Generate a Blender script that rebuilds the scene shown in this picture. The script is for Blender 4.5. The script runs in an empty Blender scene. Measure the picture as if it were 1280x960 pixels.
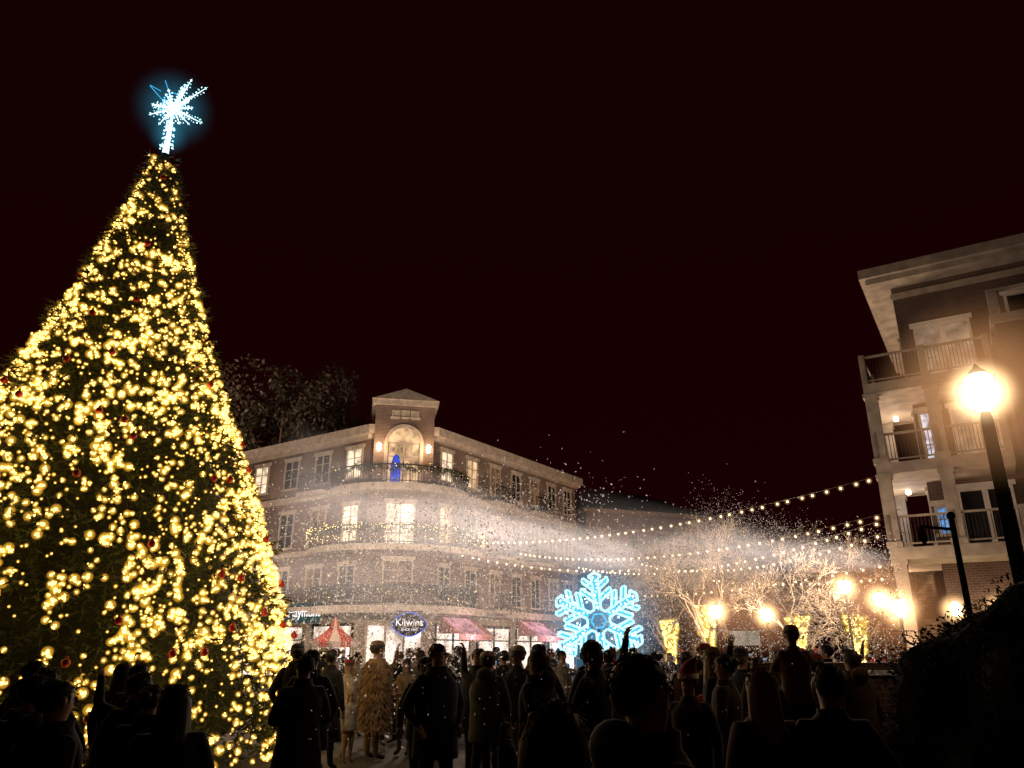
import bpy, bmesh, math, random
import numpy as np
from mathutils import Vector, Matrix, noise
random.seed(11); np.random.seed(11)
S=bpy.context.scene; COL=S.collection
S.view_settings.view_transform='Standard'; S.view_settings.look='None'; S.view_settings.exposure=0

# ------------------------------------------------------------ materials
def mat(name,c,rough=.75,var=.35,scale=6,metal=0,bump=.15,spec=None):
    m=bpy.data.materials.new(name); m.use_nodes=True; nt=m.node_tree; n=nt.nodes; l=nt.links
    b=n['Principled BSDF']; tc=n.new('ShaderNodeTexCoord'); nz=n.new('ShaderNodeTexNoise')
    nz.inputs['Scale'].default_value=scale; nz.inputs['Detail'].default_value=6
    cr=n.new('ShaderNodeValToRGB'); cr.color_ramp.elements[0].position=.3; cr.color_ramp.elements[1].position=.7
    cr.color_ramp.elements[0].color=(*[x*(1-var) for x in c],1); cr.color_ramp.elements[1].color=(*[min(1,x*(1+var*.6)) for x in c],1)
    l.new(tc.outputs['Object'],nz.inputs['Vector']); l.new(nz.outputs['Fac'],cr.inputs['Fac']); l.new(cr.outputs['Color'],b.inputs['Base Color'])
    b.inputs['Roughness'].default_value=rough; b.inputs['Metallic'].default_value=metal
    if spec is not None: b.inputs['Specular IOR Level'].default_value=spec
    if bump:
        bp=n.new('ShaderNodeBump'); bp.inputs['Strength'].default_value=bump; l.new(nz.outputs['Fac'],bp.inputs['Height']); l.new(bp.outputs['Normal'],b.inputs['Normal'])
    return m
def emis(name,c,s,samp='AUTO',var=0,scale=2):
    m=bpy.data.materials.new(name); m.use_nodes=True; nt=m.node_tree; n=nt.nodes; l=nt.links
    n.remove(n['Principled BSDF']); e=n.new('ShaderNodeEmission'); l.new(e.outputs[0],n['Material Output'].inputs[0])
    e.inputs[0].default_value=(*c,1); e.inputs[1].default_value=s
    if var:
        tc=n.new('ShaderNodeTexCoord'); nz=n.new('ShaderNodeTexNoise'); nz.inputs['Scale'].default_value=scale; nz.inputs['Detail'].default_value=4
        mr=n.new('ShaderNodeMapRange'); mr.inputs[1].default_value=.3; mr.inputs[2].default_value=.7; mr.inputs[3].default_value=s*(1-var); mr.inputs[4].default_value=s*(1+var)
        l.new(tc.outputs['Object'],nz.inputs['Vector']); l.new(nz.outputs['Fac'],mr.inputs[0]); l.new(mr.outputs[0],e.inputs[1])
    m.cycles.emission_sampling=samp
    return m
def halo(name,c,s,p=3):
    m=bpy.data.materials.new(name); m.use_nodes=True; nt=m.node_tree; n=nt.nodes; l=nt.links
    n.remove(n['Principled BSDF']); e=n.new('ShaderNodeEmission'); t=n.new('ShaderNodeBsdfTransparent'); a=n.new('ShaderNodeAddShader')
    g=n.new('ShaderNodeNewGeometry'); d=n.new('ShaderNodeVectorMath'); d.operation='DOT_PRODUCT'
    l.new(g.outputs['Normal'],d.inputs[0]); l.new(g.outputs['Incoming'],d.inputs[1])
    ab=n.new('ShaderNodeMath'); ab.operation='ABSOLUTE'; l.new(d.outputs['Value'],ab.inputs[0])
    pw=n.new('ShaderNodeMath'); pw.operation='POWER'; l.new(ab.outputs[0],pw.inputs[0]); pw.inputs[1].default_value=p
    mu=n.new('ShaderNodeMath'); mu.operation='MULTIPLY'; l.new(pw.outputs[0],mu.inputs[0]); mu.inputs[1].default_value=s
    l.new(mu.outputs[0],e.inputs[1]); e.inputs[0].default_value=(*c,1)
    l.new(e.outputs[0],a.inputs[0]); l.new(t.outputs[0],a.inputs[1]); l.new(a.outputs[0],n['Material Output'].inputs[0])
    m.cycles.emission_sampling='NONE'
    return m
def brick(name,c1,c2,mortar,sc=1.0):
    m=bpy.data.materials.new(name); m.use_nodes=True; nt=m.node_tree; n=nt.nodes; l=nt.links; b=n['Principled BSDF']
    uv=n.new('ShaderNodeUVMap'); uv.uv_map='UVMap'
    bt=n.new('ShaderNodeTexBrick'); bt.inputs['Scale'].default_value=sc; bt.inputs['Brick Width'].default_value=.24; bt.inputs['Row Height'].default_value=.085; bt.inputs['Mortar Size'].default_value=.01
    bt.inputs['Color1'].default_value=(*c1,1); bt.inputs['Color2'].default_value=(*c2,1); bt.inputs['Mortar'].default_value=(*mortar,1)
    nz=n.new('ShaderNodeTexNoise'); nz.inputs['Scale'].default_value=.6; nz.inputs['Detail'].default_value=8
    mr=n.new('ShaderNodeMapRange'); mr.inputs[1].default_value=.3; mr.inputs[2].default_value=.7; mr.inputs[3].default_value=.55; mr.inputs[4].default_value=1.25
    mx=n.new('ShaderNodeMix'); mx.data_type='RGBA'; mx.blend_type='MULTIPLY'; mx.inputs[0].default_value=1
    l.new(uv.outputs[0],bt.inputs['Vector']); l.new(uv.outputs[0],nz.inputs['Vector']); l.new(nz.outputs['Fac'],mr.inputs[0])
    l.new(bt.outputs['Color'],mx.inputs[6]); l.new(mr.outputs[0],mx.inputs[7]); l.new(mx.outputs[2],b.inputs['Base Color']); b.inputs['Roughness'].default_value=.85
    return m

M={}
M['brick']=brick('brick_red',(.22,.15,.125),(.16,.11,.095),(.32,.29,.26))
M['brick2']=brick('brick_dark',(.14,.078,.06),(.105,.056,.045),(.18,.155,.14))
M['trim']=mat('painted_trim',(.55,.50,.44),.6,.3,3,bump=.05)
M['trim2']=mat('painted_trim_dark',(.43,.37,.31),.7,.35,2,bump=.05)  # same trim in a darker tone, for the apartment building
M['white']=mat('white_paint',(.8,.76,.7),.5,.12,3,bump=.03)
M['stone']=mat('cast_stone',(.38,.33,.28),.8,.3,2)
M['iron']=mat('black_iron',(.012,.012,.013),.7,.3,20)
M['postblack']=mat('matt_black_post',(.004,.004,.004),1,.2,20,bump=0,spec=0)
M['roof']=mat('roof_shingle',(.07,.06,.055),.9,.4,9)
M['glass']=mat('dark_glass',(.03,.03,.035),.12,.3,2,bump=0)
M['lit']=emis('lit_room',(1,.62,.32),.8,'NONE',.8,1.6)
M['lit2']=emis('lit_room_bright',(1,.76,.5),1.1,'NONE',.7,1.8)
M['dimlit']=emis('dim_room',(1,.5,.22),.12,'NONE',.8,1.2)
M['whitelit']=emis('white_lit_room',(.9,.88,1),.6,'NONE',.9,3)
M['tvlit']=emis('blue_lit_room',(.25,.5,1),.5,'NONE',.9,4)
M['shop']=emis('shop_interior',(1,.80,.66),1.3,'NONE',.95,.9)
M['pinklit']=emis('awning_pink_glow',(1,.42,.48),.6,'NONE',.6,2)  # awning cloth given its own pink emission to look lit
M['bulb']=emis('warm_bulb',(1,.64,.19),3.4)
M['bulbhalo']=halo('warm_bulb_glow',(1,.48,.04),.42,1.8)
M['minib']=emis('mini_bulb',(1,.66,.20),3.5,'NONE')
M['goldhalo']=halo('mini_bulb_glow',(1,.62,.08),.30,3)
M['strb']=emis('string_bulb',(1,.72,.36),6,'NONE')
M['strhalo']=halo('string_bulb_glow',(1,.55,.22),.22,3)
M['lamp']=emis('lamp_lens',(1,.78,.45),14,'NONE')
M['lamphalo']=halo('lamp_glow_core',(1,.60,.26),1.8,8)
M['lamphalo2']=halo('lamp_glow_wide',(1,.40,.15),.15,5)
M['ice']=emis('ice_led',(.42,.88,1),1.8,'AUTO')
M['ice2']=emis('ice_led_blue',(.06,.50,.95),1.3,'AUTO')
M['icehot']=emis('ice_led_hot',(.70,.95,1),2.4,'AUTO')
M['icehalo']=halo('ice_glow',(.05,.45,.7),.13,9)
M['blue']=emis('blue_light',(.05,.12,.9),.6,'NONE',.6,3)
M['needle']=mat('fir_needles',(.06,.08,.025),.6,.5,3,bump=0)
M['leafdark']=mat('dark_leaves',(.11,.10,.07),.5,.5,3,bump=0)
M['bark']=mat('bark',(.22,.17,.13),.9,.4,12)
M['twig']=mat('pale_twigs',(.34,.29,.24),.9,.4,3,bump=0)
M['red']=mat('red_bauble',(.5,.03,.02),.25,.1,3,bump=0)
M['skin']=mat('skin',(.42,.27,.20),.55,.12,10,bump=.03)
M['skin2']=mat('skin_deep',(.22,.12,.08),.55,.12,10,bump=.03)
M['shoe']=mat('shoe',(.03,.025,.02),.6,.3,10)
M['eye']=mat('eye',(.03,.02,.02),.2,.1,3,bump=0)
M['asphalt']=mat('paving',(.06,.052,.046),.8,.5,1.5,bump=.4)

# ------------------------------------------------------------ mesh builder
class MB:
    def __init__(s): s.v=[]; s.f=[]; s.m=[]; s.s=[]
    def add(s,vs,fs,m=0,sm=False):
        o=len(s.v); s.v+= [tuple(x) for x in vs]; s.f+=[tuple(i+o for i in f) for f in fs]; s.m+=[m]*len(fs); s.s+=[sm]*len(fs)
    def para(s,o,a,b,c,m=0):
        o=Vector(o);a=Vector(a);b=Vector(b);c=Vector(c)
        vs=[o,o+a,o+a+b,o+b,o+c,o+a+c,o+a+b+c,o+b+c]
        s.add(vs,[(0,3,2,1),(4,5,6,7),(0,1,5,4),(1,2,6,5),(2,3,7,6),(3,0,4,7)],m)
    def box(s,x0,x1,y0,y1,z0,z1,m=0): s.para((x0,y0,z0),(x1-x0,0,0),(0,y1-y0,0),(0,0,z1-z0),m)
    def fb(s,F,s0,s1,d0,d1,z0,z1,m=0):
        o,t,n=F; p=o+t*s0+n*d0; s.para((p.x,p.y,z0),(t*(s1-s0)).to_3d(),(n*(d1-d0)).to_3d(),(0,0,z1-z0),m)
    def prism(s,poly,z0,z1,m=0):
        n=len(poly); vs=[(x,y,z0) for x,y in poly]+[(x,y,z1) for x,y in poly]
        fs=[tuple(range(n))[::-1],tuple(range(n,2*n))]+[(i,(i+1)%n,n+(i+1)%n,n+i) for i in range(n)]
        s.add(vs,fs,m)
    def tube(s,pts,rad,n=6,m=0,sm=True,cap=True):
        pts=[Vector(p) for p in pts]; vs=[];fs=[]
        ref=Vector((0,0,1)); 
        for i,p in enumerate(pts):
            d=(pts[min(i+1,len(pts)-1)]-pts[max(i-1,0)])
            if d.length<1e-9: d=Vector((0,0,1))
            d.normalize(); r_=ref if abs(d.dot(ref))<.95 else Vector((1,0,0))
            x=d.cross(r_).normalized(); y=d.cross(x); r=rad[i] if hasattr(rad,'__len__') else rad
            for k in range(n):
                a=2*math.pi*k/n; vs.append(p+x*(r*math.cos(a))+y*(r*math.sin(a)))
        for i in range(len(pts)-1):
            for k in range(n): fs.append((i*n+k,i*n+(k+1)%n,(i+1)*n+(k+1)%n,(i+1)*n+k))
        if cap: fs.append(tuple(range(n))[::-1]); fs.append(tuple(range((len(pts)-1)*n,len(pts)*n)))
        s.add(vs,fs,m,sm)
    def sph(s,c,r,m=0,nu=10,nv=6,sm=True):
        if not hasattr(r,'__len__'): r=(r,r,r)
        vs=[(c[0],c[1],c[2]+r[2])]; fs=[]
        for j in range(1,nv):
            t=math.pi*j/nv
            for i in range(nu):
                a=2*math.pi*i/nu; vs.append((c[0]+r[0]*math.sin(t)*math.cos(a),c[1]+r[1]*math.sin(t)*math.sin(a),c[2]+r[2]*math.cos(t)))
        vs.append((c[0],c[1],c[2]-r[2])); L=len(vs)-1
        for i in range(nu): fs.append((0,1+i,1+(i+1)%nu)); fs.append((L,1+(nv-2)*nu+(i+1)%nu,1+(nv-2)*nu+i))
        for j in range(nv-2):
            for i in range(nu): a=1+j*nu+i; b=1+j*nu+(i+1)%nu; fs.append((a,a+nu,b+nu,b))
        s.add(vs,fs,m,sm)
    def shard(s,c,r,m=0):
        c=Vector(c); d=Vector((random.gauss(0,1),random.gauss(0,1),random.gauss(0,1))).normalized(); x=d.orthogonal().normalized(); y=d.cross(x)
        vs=[c+d*r*1.9,c-d*r*.9]+[c+(x*math.cos(a)+y*math.sin(a))*r for a in (0,1.57,3.14,4.71)]
        s.add(vs,[(0,2,3),(0,3,4),(0,4,5),(0,5,2),(1,3,2),(1,4,3),(1,5,4),(1,2,5)],m)
    def lathe(s,prof,c=(0,0,0),n=12,m=0,sm=True):
        vs=[];fs=[]
        for r,z in prof:
            for k in range(n): a=2*math.pi*k/n; vs.append((c[0]+r*math.cos(a),c[1]+r*math.sin(a),c[2]+z))
        for i in range(len(prof)-1):
            for k in range(n): fs.append((i*n+k,i*n+(k+1)%n,(i+1)*n+(k+1)%n,(i+1)*n+k))
        s.add(vs,fs,m,sm)
    def mesh(s,name,mats):
        me=bpy.data.meshes.new(name); me.from_pydata(s.v,[],s.f)
        for mm in mats: me.materials.append(mm)
        me.polygons.foreach_set('material_index',s.m); me.polygons.foreach_set('use_smooth',s.s); me.update()
        if any(mm and mm.name.startswith('brick_') for mm in mats):
            uv=me.uv_layers.new(name='UVMap')
            for p in me.polygons:
                nn=p.normal
                for li in p.loop_indices:
                    co=me.vertices[me.loops[li].vertex_index].co
                    if abs(nn.z)>.8: uv.data[li].uv=(co.x,co.y)
                    else:
                        t=Vector((-nn.y,nn.x,0)); t.normalize(); uv.data[li].uv=(co.dot(t),co.z)
        return me
def put(me,name,parent=None,loc=(0,0,0),rot=(0,0,0),sc=1):
    o=bpy.data.objects.new(name,me); COL.objects.link(o); o.location=loc; o.rotation_euler=rot
    o.scale=(sc,)*3 if not hasattr(sc,'__len__') else sc
    if parent: o.parent=parent
    return o
def thing(name,label,cat,loc=(0,0,0),rz=0,group=None,me=None,sc=1):
    o=put(me,name,None,loc,(0,0,rz),sc); o['label']=label; o['category']=cat
    if me is None: o.empty_display_size=.3
    if group: o['group']=group
    return o
def part(mb,name,parent,mats,**k): return put(mb.mesh(name,mats),name,parent,**k)
def textpart(s,size,parent,loc,rot,m,name='lettering',ext=.01):
    cu=bpy.data.curves.new('t','FONT'); cu.body=s; cu.size=size; cu.align_x='CENTER'; cu.align_y='CENTER'; cu.extrude=ext
    t=bpy.data.objects.new('t',cu); COL.objects.link(t); bpy.context.view_layer.update()
    me=bpy.data.meshes.new_from_object(t.evaluated_get(bpy.context.evaluated_depsgraph_get())); bpy.data.objects.remove(t)
    me.materials.clear(); me.materials.append(m)
    o=put(me,name,parent,loc,rot); return o
def light(loc,power,c=(1,.62,.32),r=.3):
    L=bpy.data.lights.new('point_light','POINT'); L.energy=power; L.color=c; L.shadow_soft_size=r
    o=bpy.data.objects.new('point_light',L); COL.objects.link(o); o.location=loc
    return o

# ------------------------------------------------------------ world, camera, ground
W=bpy.data.worlds.new('World'); S.world=W; W.use_nodes=True
nt=W.node_tree; bg=nt.nodes['Background']
tc=nt.nodes.new('ShaderNodeTexCoord'); sx=nt.nodes.new('ShaderNodeSeparateXYZ'); cr=nt.nodes.new('ShaderNodeValToRGB')
nt.links.new(tc.outputs['Generated'],sx.inputs[0]); nt.links.new(sx.outputs['Z'],cr.inputs[0]); nt.links.new(cr.outputs[0],bg.inputs[0])
cr.color_ramp.elements[0].color=(.0095,.0007,.0011,1); cr.color_ramp.elements[1].color=(.0068,.0002,.0004,1); cr.color_ramp.elements[1].position=.6
bg.inputs[1].default_value=1
EYE=1.75
cam=bpy.data.cameras.new('camera'); co=bpy.data.objects.new('camera',cam); COL.objects.link(co); S.camera=co
co.location=(0,0,EYE); co.rotation_euler=(math.radians(90+19.44),0,0); cam.sensor_width=36; cam.lens=26.7; cam.clip_end=600; cam.clip_start=.1

g=MB(); g.box(-250,250,-60,400,-.3,0); o=part(g,'ground',None,[M['asphalt']]); o['kind']='structure'

# ------------------------------------------------------------ windows
def window(parent,F,s,z,w,h,pane,name='window',panes=(2,3),dd=0,lintel=True,tm='trim'):
    b=MB(); t=.09
    b.fb(F,s-w/2,s-w/2+t,dd+.003,dd+.10,z,z+h); b.fb(F,s+w/2-t,s+w/2,dd+.003,dd+.10,z,z+h)
    b.fb(F,s-w/2-.08,s+w/2+.08,dd+.003,dd+.16,z-.11,z); b.fb(F,s-w/2+t,s+w/2-t,dd+.003,dd+.10,z+h-t,z+h)
    if lintel: b.fb(F,s-w/2-.1,s+w/2+.1,dd+.003,dd+.13,z+h,z+h+.18)
    nx,nz=panes
    mw=.03 if tm=='trim' else .09
    for i in range(1,nx): x=s-w/2+w*i/nx; b.fb(F,x-mw,x+mw,dd+.003,dd+.085,z,z+h-t)
    for j in range(1,nz): zz=z+h*j/nz; b.fb(F,s-w/2+t,s+w/2-t,dd+.003,dd+.07,zz-.02,zz+.02)
    fr=part(b,name,parent,[M[tm]])
    p=MB(); p.fb(F,s-w/2+t,s+w/2-t,dd+.001,dd+.03,z,z+h-t)
    part(p,'pane',fr,[pane])
    return fr

# ------------------------------------------------------------ central brick building
th=math.atan2(.825,.565); C=Vector((-6.05,41.6))
B=thing('brick_building','four storey red brick corner building with white cornice and curved balconies','building',(C.x,C.y,0),th)
q=2.69; r2=1/math.sqrt(2); CO=14.3; TW=1.72
FR=(Vector((0,0)),Vector((1,0)),Vector((0,-1))); FL=(Vector((0,0)),Vector((0,1)),Vector((-1,0))); FC=(Vector((q/2,q/2)),Vector((r2,-r2)),Vector((-r2,-r2)))
LX,LY=19.2,27
w=MB(); w.prism([(q,0),(LX,0),(LX,LY),(0,LY),(0,q)],4.1,CO-.5); part(w,'wall',B,[M['brick']])
w=MB(); w.prism([(q+.1,.15),(LX-.1,.15),(LX-.1,LY-.1),(.15,LY-.1),(.15,q+.1)],0,4.1); part(w,'shop_front',B,[M['stone']])
w=MB(); w.prism([(q-.3,-.5),(LX+.4,-.5),(LX+.4,LY+.5),(-.5,LY+.5),(-.5,q-.3)],CO-.5,CO)
w.prism([(q,-.25),(LX+.2,-.25),(LX+.2,LY+.2),(-.25,LY+.2),(-.25,q)],CO-.75,CO-.5)
part(w,'cornice',B,[M['trim']])
w=MB(); w.prism([(q+.5,.8),(LX-.5,.8),(LX-.5,LY-.8),(.8,LY-.8),(.8,q+.5)],CO,CO+.2); part(w,'roof',B,[M['roof']])
for z0,z1,p in ((10.4,10.78,.16),(7.1,7.4,.12),(3.75,4.15,.28)):
    w=MB(); w.fb(FR,2.9,LX,.002,p,z0,z1); w.fb(FL,2.9,LY,.002,p,z0,z1); part(w,'trim_band',B,[M['trim']])
w=MB(); w.fb(FC,-TW,TW,-3.4,.62,10.8,15.5); w.fb(FC,-1.9,1.9,-1,.35,4.1,10.35); tw=part(w,'tower',B,[M['brick']])
w=MB(); w.fb(FC,-TW-.2,TW+.2,-3.6,.84,15.5,15.8)
o_,t_,n_=FC
def fp(s,d,z): p=o_+t_*s+n_*d; return (p.x,p.y,z)
part(w,'tower_cornice',tw,[M['trim']])
e_=TW+.26
w=MB(); vs=[fp(-e_,.92,15.8),fp(e_,.92,15.8),fp(0,.5,16.62),fp(-e_,-3.6,15.8),fp(e_,-3.6,15.8),fp(0,-3.0,16.62)]
w.add(vs,[(0,1,2),(5,4,3),(0,2,5,3),(2,1,4,5),(1,0,3,4)]); part(w,'hipped_cap',tw,[M['trim']])
for s_ in (-.55,0,.55): window(B,FC,s_,14.78,.5,.42,M['trim'],panes=(1,1),dd=.62,lintel=False)
def arch(mb,F,s,z0,zs,r_out,r_in,d0,d1,m=0,n=14):
    o,t,nn=F
    def P(a,r,d): p=o+t*(s+r*math.cos(a))+nn*d; return (p.x,p.y,zs+r*math.sin(a))
    vs=[];fs=[]
    for i in range(n+1):
        a=math.pi*i/n; vs+= [P(a,r_out,d1),P(a,r_in,d1),P(a,r_out,d0),P(a,r_in,d0)]
    for i in range(n):
        k=i*4; fs+=[(k,k+4,k+5,k+1),(k+2,k+3,k+7,k+6),(k,k+2,k+6,k+4),(k+1,k+5,k+7,k+3)]
    mb.add(vs,fs,m)
    mb.fb(F,s-r_out,s-r_in,d0,d1,z0,zs,m); mb.fb(F,s+r_in,s+r_out,d0,d1,z0,zs,m)
w=MB(); arch(w,FC,0,10.85,13.2,1.12,.92,.622,.8); ar=part(w,'arched_door',B,[M['trim']])
w=MB(); o,t,nn=FC
vs=[];pts=[(-.92,10.85),(.92,10.85)]+[(.92*math.cos(math.pi*i/14),13.2+.92*math.sin(math.pi*i/14)) for i in range(15)]
for a_,z_ in pts: p=o+t*a_+nn*.63; vs.append((p.x,p.y,z_))
w.add(vs,[tuple(range(len(vs)))]); part(w,'pane',ar,[M['lit']])
w=MB()
for s_ in (-.9,-.45,0,.45,.9): w.fb(FC,s_-.045,s_+.045,.64,.72,10.85,13.2)
for z_ in (11.6,12.4,13.2): w.fb(FC,-.9,.9,.64,.71,z_-.04,z_+.04)
part(w,'door_bars',ar,[M['trim']])
w=MB(); p=o+t*-.42+nn*.95
w.tube([(p.x,p.y,10.85),(p.x,p.y,11.2),(p.x,p.y,11.9),(p.x,p.y,12.3),(p.x,p.y,12.45)],[.26,.3,.27,.18,.04],10); part(w,'blue_lit_drape',B,[M['blue']])
for s_ in (-1.42,1.42):
    p=o+t*s_+nn*.8
    w=MB(); w.lathe([(.02,-.25),(.1,-.2),(.13,.15),(.05,.25)],(p.x,p.y,12.9),8); w.fb(FC,s_-.04,s_+.04,.622,.8,12.95,13.0,1); part(w,'wall_sconce',B,[M['lamp'],M['iron']])
    pw=Matrix.Rotation(th,2)@p+C; light((pw.x,pw.y-.5,12.9),60,(1,.55,.28),r=.15)
def winrow(F,ss,z,h,sel,w_=1.15):
    for i,s_ in enumerate(ss): window(B,F,s_,z,w_,h,sel[i%len(sel)])
G,Lt,L2,Dm=M['glass'],M['lit'],M['lit2'],M['dimlit']
left=[3.9,6.6,9.4,12.3,15.2,18.5,22]; right=[3.7,6.2,8.7,11.1,13.4,15.7,17.9]
winrow(FL,left,11.35,1.8,[L2,G,G,L2,Dm,G,Lt],1.35); winrow(FR,right,11.35,1.8,[L2,Lt,Dm,G,Dm,G,G])
winrow(FL,left,7.7,2.1,[L2,Dm,G,G,Dm,G,G],1.35); winrow(FR,right,7.7,2.1,[Lt,G,Dm,G,G,G,G])
winrow(FL,left,4.5,1.9,[G,Dm,G,G,G,G,G],1.35); winrow(FR,right,4.5,1.9,[G,G,Dm,G,G,Dm,G])
window(B,FC,0,7.5,1.7,2.3,L2,'french_door',(2,4),dd=.35); window(B,FC,0,4.3,1.7,2.3,Dm,'french_door',(2,4),dd=.35)
def balcony(hw,pr,z,garl,thick,name='balcony'):
    cd=-(hw-1.9); ax=hw; ay=pr-cd; N=36
    def P(f,k=1.0,z=0): p=o_+t_*(ax*k*math.sin(f))+n_*(cd+ay*k*math.cos(f)); return (p.x,p.y,z)
    fs=[-math.pi/2+math.pi*i/N for i in range(N+1)]
    w=MB(); poly=[P(f)[:2] for f in fs][::-1]; w.prism(poly,z-thick,z); sl=part(w,name,B,[M['trim']])
    w=MB(); rail=[P(f,.97,z+1.05) for f in fs]; w.tube(rail,.045,5); w.tube([P(f,.97,z+.12) for f in fs],.03,5)
    for i in range(N*2+1):
        f=-math.pi/2+math.pi*i/(N*2); w.tube([P(f,.97,z),P(f,.97,z+1.05)],.018,4)
    part(w,'railing',sl,[M['iron']])
    if garl:
        w=MB()
        for i in range(900):
            f=random.uniform(-1.5,1.5); c=Vector(P(f,.985,z+1.0-.25*abs(math.sin(f*9))+random.gauss(0,.07))); d=Vector((random.gauss(0,1),random.gauss(0,1),random.gauss(0,1))).normalized()*.14
            e=d.cross(Vector((0,0,1))).normalized()*.04; w.add([c-d-e,c-d+e,c+d],[(0,1,2)])
        gl=part(w,'garland',sl,[M['needle']])
        w=MB()
        for i in range(garl):
            f=random.uniform(-1.5,1.5); c=P(f,1.01,z+random.choice([1.02,.98,.75,.35])+random.gauss(0,.09)); w.shard(c,random.uniform(.018,.032))
        k=part(w,'fairy_lights',gl,[M['minib']]); k['kind']='stuff'
balcony(4.2,1.35,10.78,14,.42); balcony(5.3,1.2,7.4,280,.35); balcony(5.0,1.1,4.15,20,.4)
for F,s0,s1,z in ((FL,5.6,7.8,10.78),(FR,7.7,9.8,10.78),(FR,12.4,14.5,10.78),(FR,7.7,9.8,7.4),(FR,12.4,14.5,7.4),(FL,5.7,7.8,4.15),(FR,7.7,9.8,4.15)):
    w=MB(); w.fb(F,s0,s1,.17,.9,z-.2,z-.003); sl=part(w,'side_balcony',B,[M['trim']])
    w=MB(); w.fb(F,s0,s1,.84,.89,z+.95,z+1.0)
    k=s0
    while k<s1: w.fb(F,k,k+.03,.85,.88,z,z+.95); k+=.16
    part(w,'railing',sl,[M['iron']])
def shopbay(F,s0,s1,d=0.0,m='shop'):
    w=MB(); w.fb(F,s0,s1,d-.149,d-.10,.5,3.1); b=part(w,'shop_window',B,[M[m]])
    w=MB(); n=max(2,int((s1-s0)/1.2))
    for i in range(n+1): x=s0+(s1-s0)*i/n; w.fb(F,x-.05,x+.05,d-.148,d-.02,.4,3.2)
    w.fb(F,s0-.05,s1+.05,d-.148,d+.02,.2,.5); w.fb(F,s0-.05,s1+.05,d-.148,d-.01,3.1,3.25); w.fb(F,s0,s1,d-.147,d-.05,2.35,2.43)
    part(w,'frame',b,[M['iron']])
for s0,s1 in ((3.3,6.4),(7.2,10.5),(11.3,14.6),(15.2,18.6)): shopbay(FR,s0,s1)
for s0,s1 in ((3.3,6.4),(7.2,10.5),(11.3,14.6),(15.4,19.4),(20.5,25)): shopbay(FL,s0,s1)
w=MB(); w.fb(FC,-1.5,1.5,-.1,.05,.1,3.1); b=part(w,'shop_door',B,[M['shop']]); w=MB()
for x in (-1.5,-.5,.5,1.5): w.fb(FC,x-.06,x+.06,-.1,.12,0,3.2)
part(w,'frame',b,[M['trim']])
M['pinkcloth']=mat('awning_cloth',(.50,.24,.25),.8,.3,4)
def awning(F,s0,s1,z1=3.6,drop=.9,out=1.5):
    o,t,nn=F; w=MB()
    def P(s,d,z): p=o+t*s+nn*d; return (p.x,p.y,z)
    n=10
    for i in range(n):
        a=s0+(s1-s0)*i/n; b_=s0+(s1-s0)*(i+1)/n
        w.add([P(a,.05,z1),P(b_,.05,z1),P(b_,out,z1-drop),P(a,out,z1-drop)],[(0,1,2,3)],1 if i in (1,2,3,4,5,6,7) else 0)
        w.add([P(a,out,z1-drop),P(b_,out,z1-drop),P(b_,out,z1-drop-.28),P((a+b_)/2,out,z1-drop-.36),P(a,out,z1-drop-.28)],[(0,1,2,3,4)],0)
    for x in (s0,s1): w.add([P(x,.05,z1),P(x,out,z1-drop),P(x,.05,z1-drop)],[(0,1,2)],0)
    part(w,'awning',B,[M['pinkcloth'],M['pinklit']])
awning(FR,3.4,6.6); awning(FR,11.3,14.6)
M['signdark']=mat('sign_navy',(.006,.007,.03),.9,.1,3,bump=0,spec=.1); M['signrim']=emis('sign_rim',(.10,.20,1.0),1.0,'NONE'); M['signtxt']=emis('sign_letters',(1,.93,.9),1.5,'NONE')
zs=3.12; so=.68
sg=thing('shop_sign','dark oval hanging shop sign with white script lettering and blue rim','sign',(C.x,C.y,0),th)
def disc(mb,rx,rz,d0,d1,zc,m=0,N=36,wob=.0):
    vs=[]
    for d in (d0,d1):
        for i in range(N):
            a=2*math.pi*i/N; k=1+wob*math.cos(4*a); p=o_+t_*(so+rx*k*math.cos(a))+n_*d; vs.append((p.x,p.y,zc+rz*k*math.sin(a)))
    mb.add(vs,[tuple(range(N)),tuple(range(N,2*N))[::-1]]+[(i,N+i,N+(i+1)%N,(i+1)%N) for i in range(N)],m)
w=MB(); disc(w,.90,.60,1.75,1.83,zs,wob=.05); part(w,'rim',sg,[M['signrim']])
w=MB(); disc(w,.85,.555,1.74,1.86,zs,wob=.05); part(w,'sign_board',sg,[M['signdark']])
w=MB(); 
for s_ in (-.5,.5): w.fb(FC,so+s_-.02,so+s_+.02,1.77,1.81,zs+.45,4.2-.4)
w.fb(FC,so-.7,so+.7,.3,1.85,3.76,3.8); part(w,'bracket',sg,[M['iron']])
rz=math.atan2(t_.y,t_.x)
p=o_+t_*so+n_*1.875; textpart('Kilwins',.50,sg,(p.x,p.y,zs+.08),(math.pi/2,0,rz),M['signtxt'],ext=.006)
textpart('SINCE 1947',.17,sg,(p.x,p.y,zs-.27),(math.pi/2,0,rz),M['signtxt'])
M['teal']=emis('fascia_teal',(.05,.14,.16),.5,'NONE',.3,2)
sg=thing('shop_sign','dark teal rectangular fascia sign with white lettering above shop windows','sign',(C.x,C.y,0),th)
w=MB(); w.fb(FL,5.0,8.1,.45,.55,3.3,4.4); part(w,'sign_board',sg,[M['teal']])
textpart('Haymont',.72,sg,(-.57,6.55,3.85),(math.pi/2,0,-math.pi/2),M['signtxt'],ext=.015)

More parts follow.
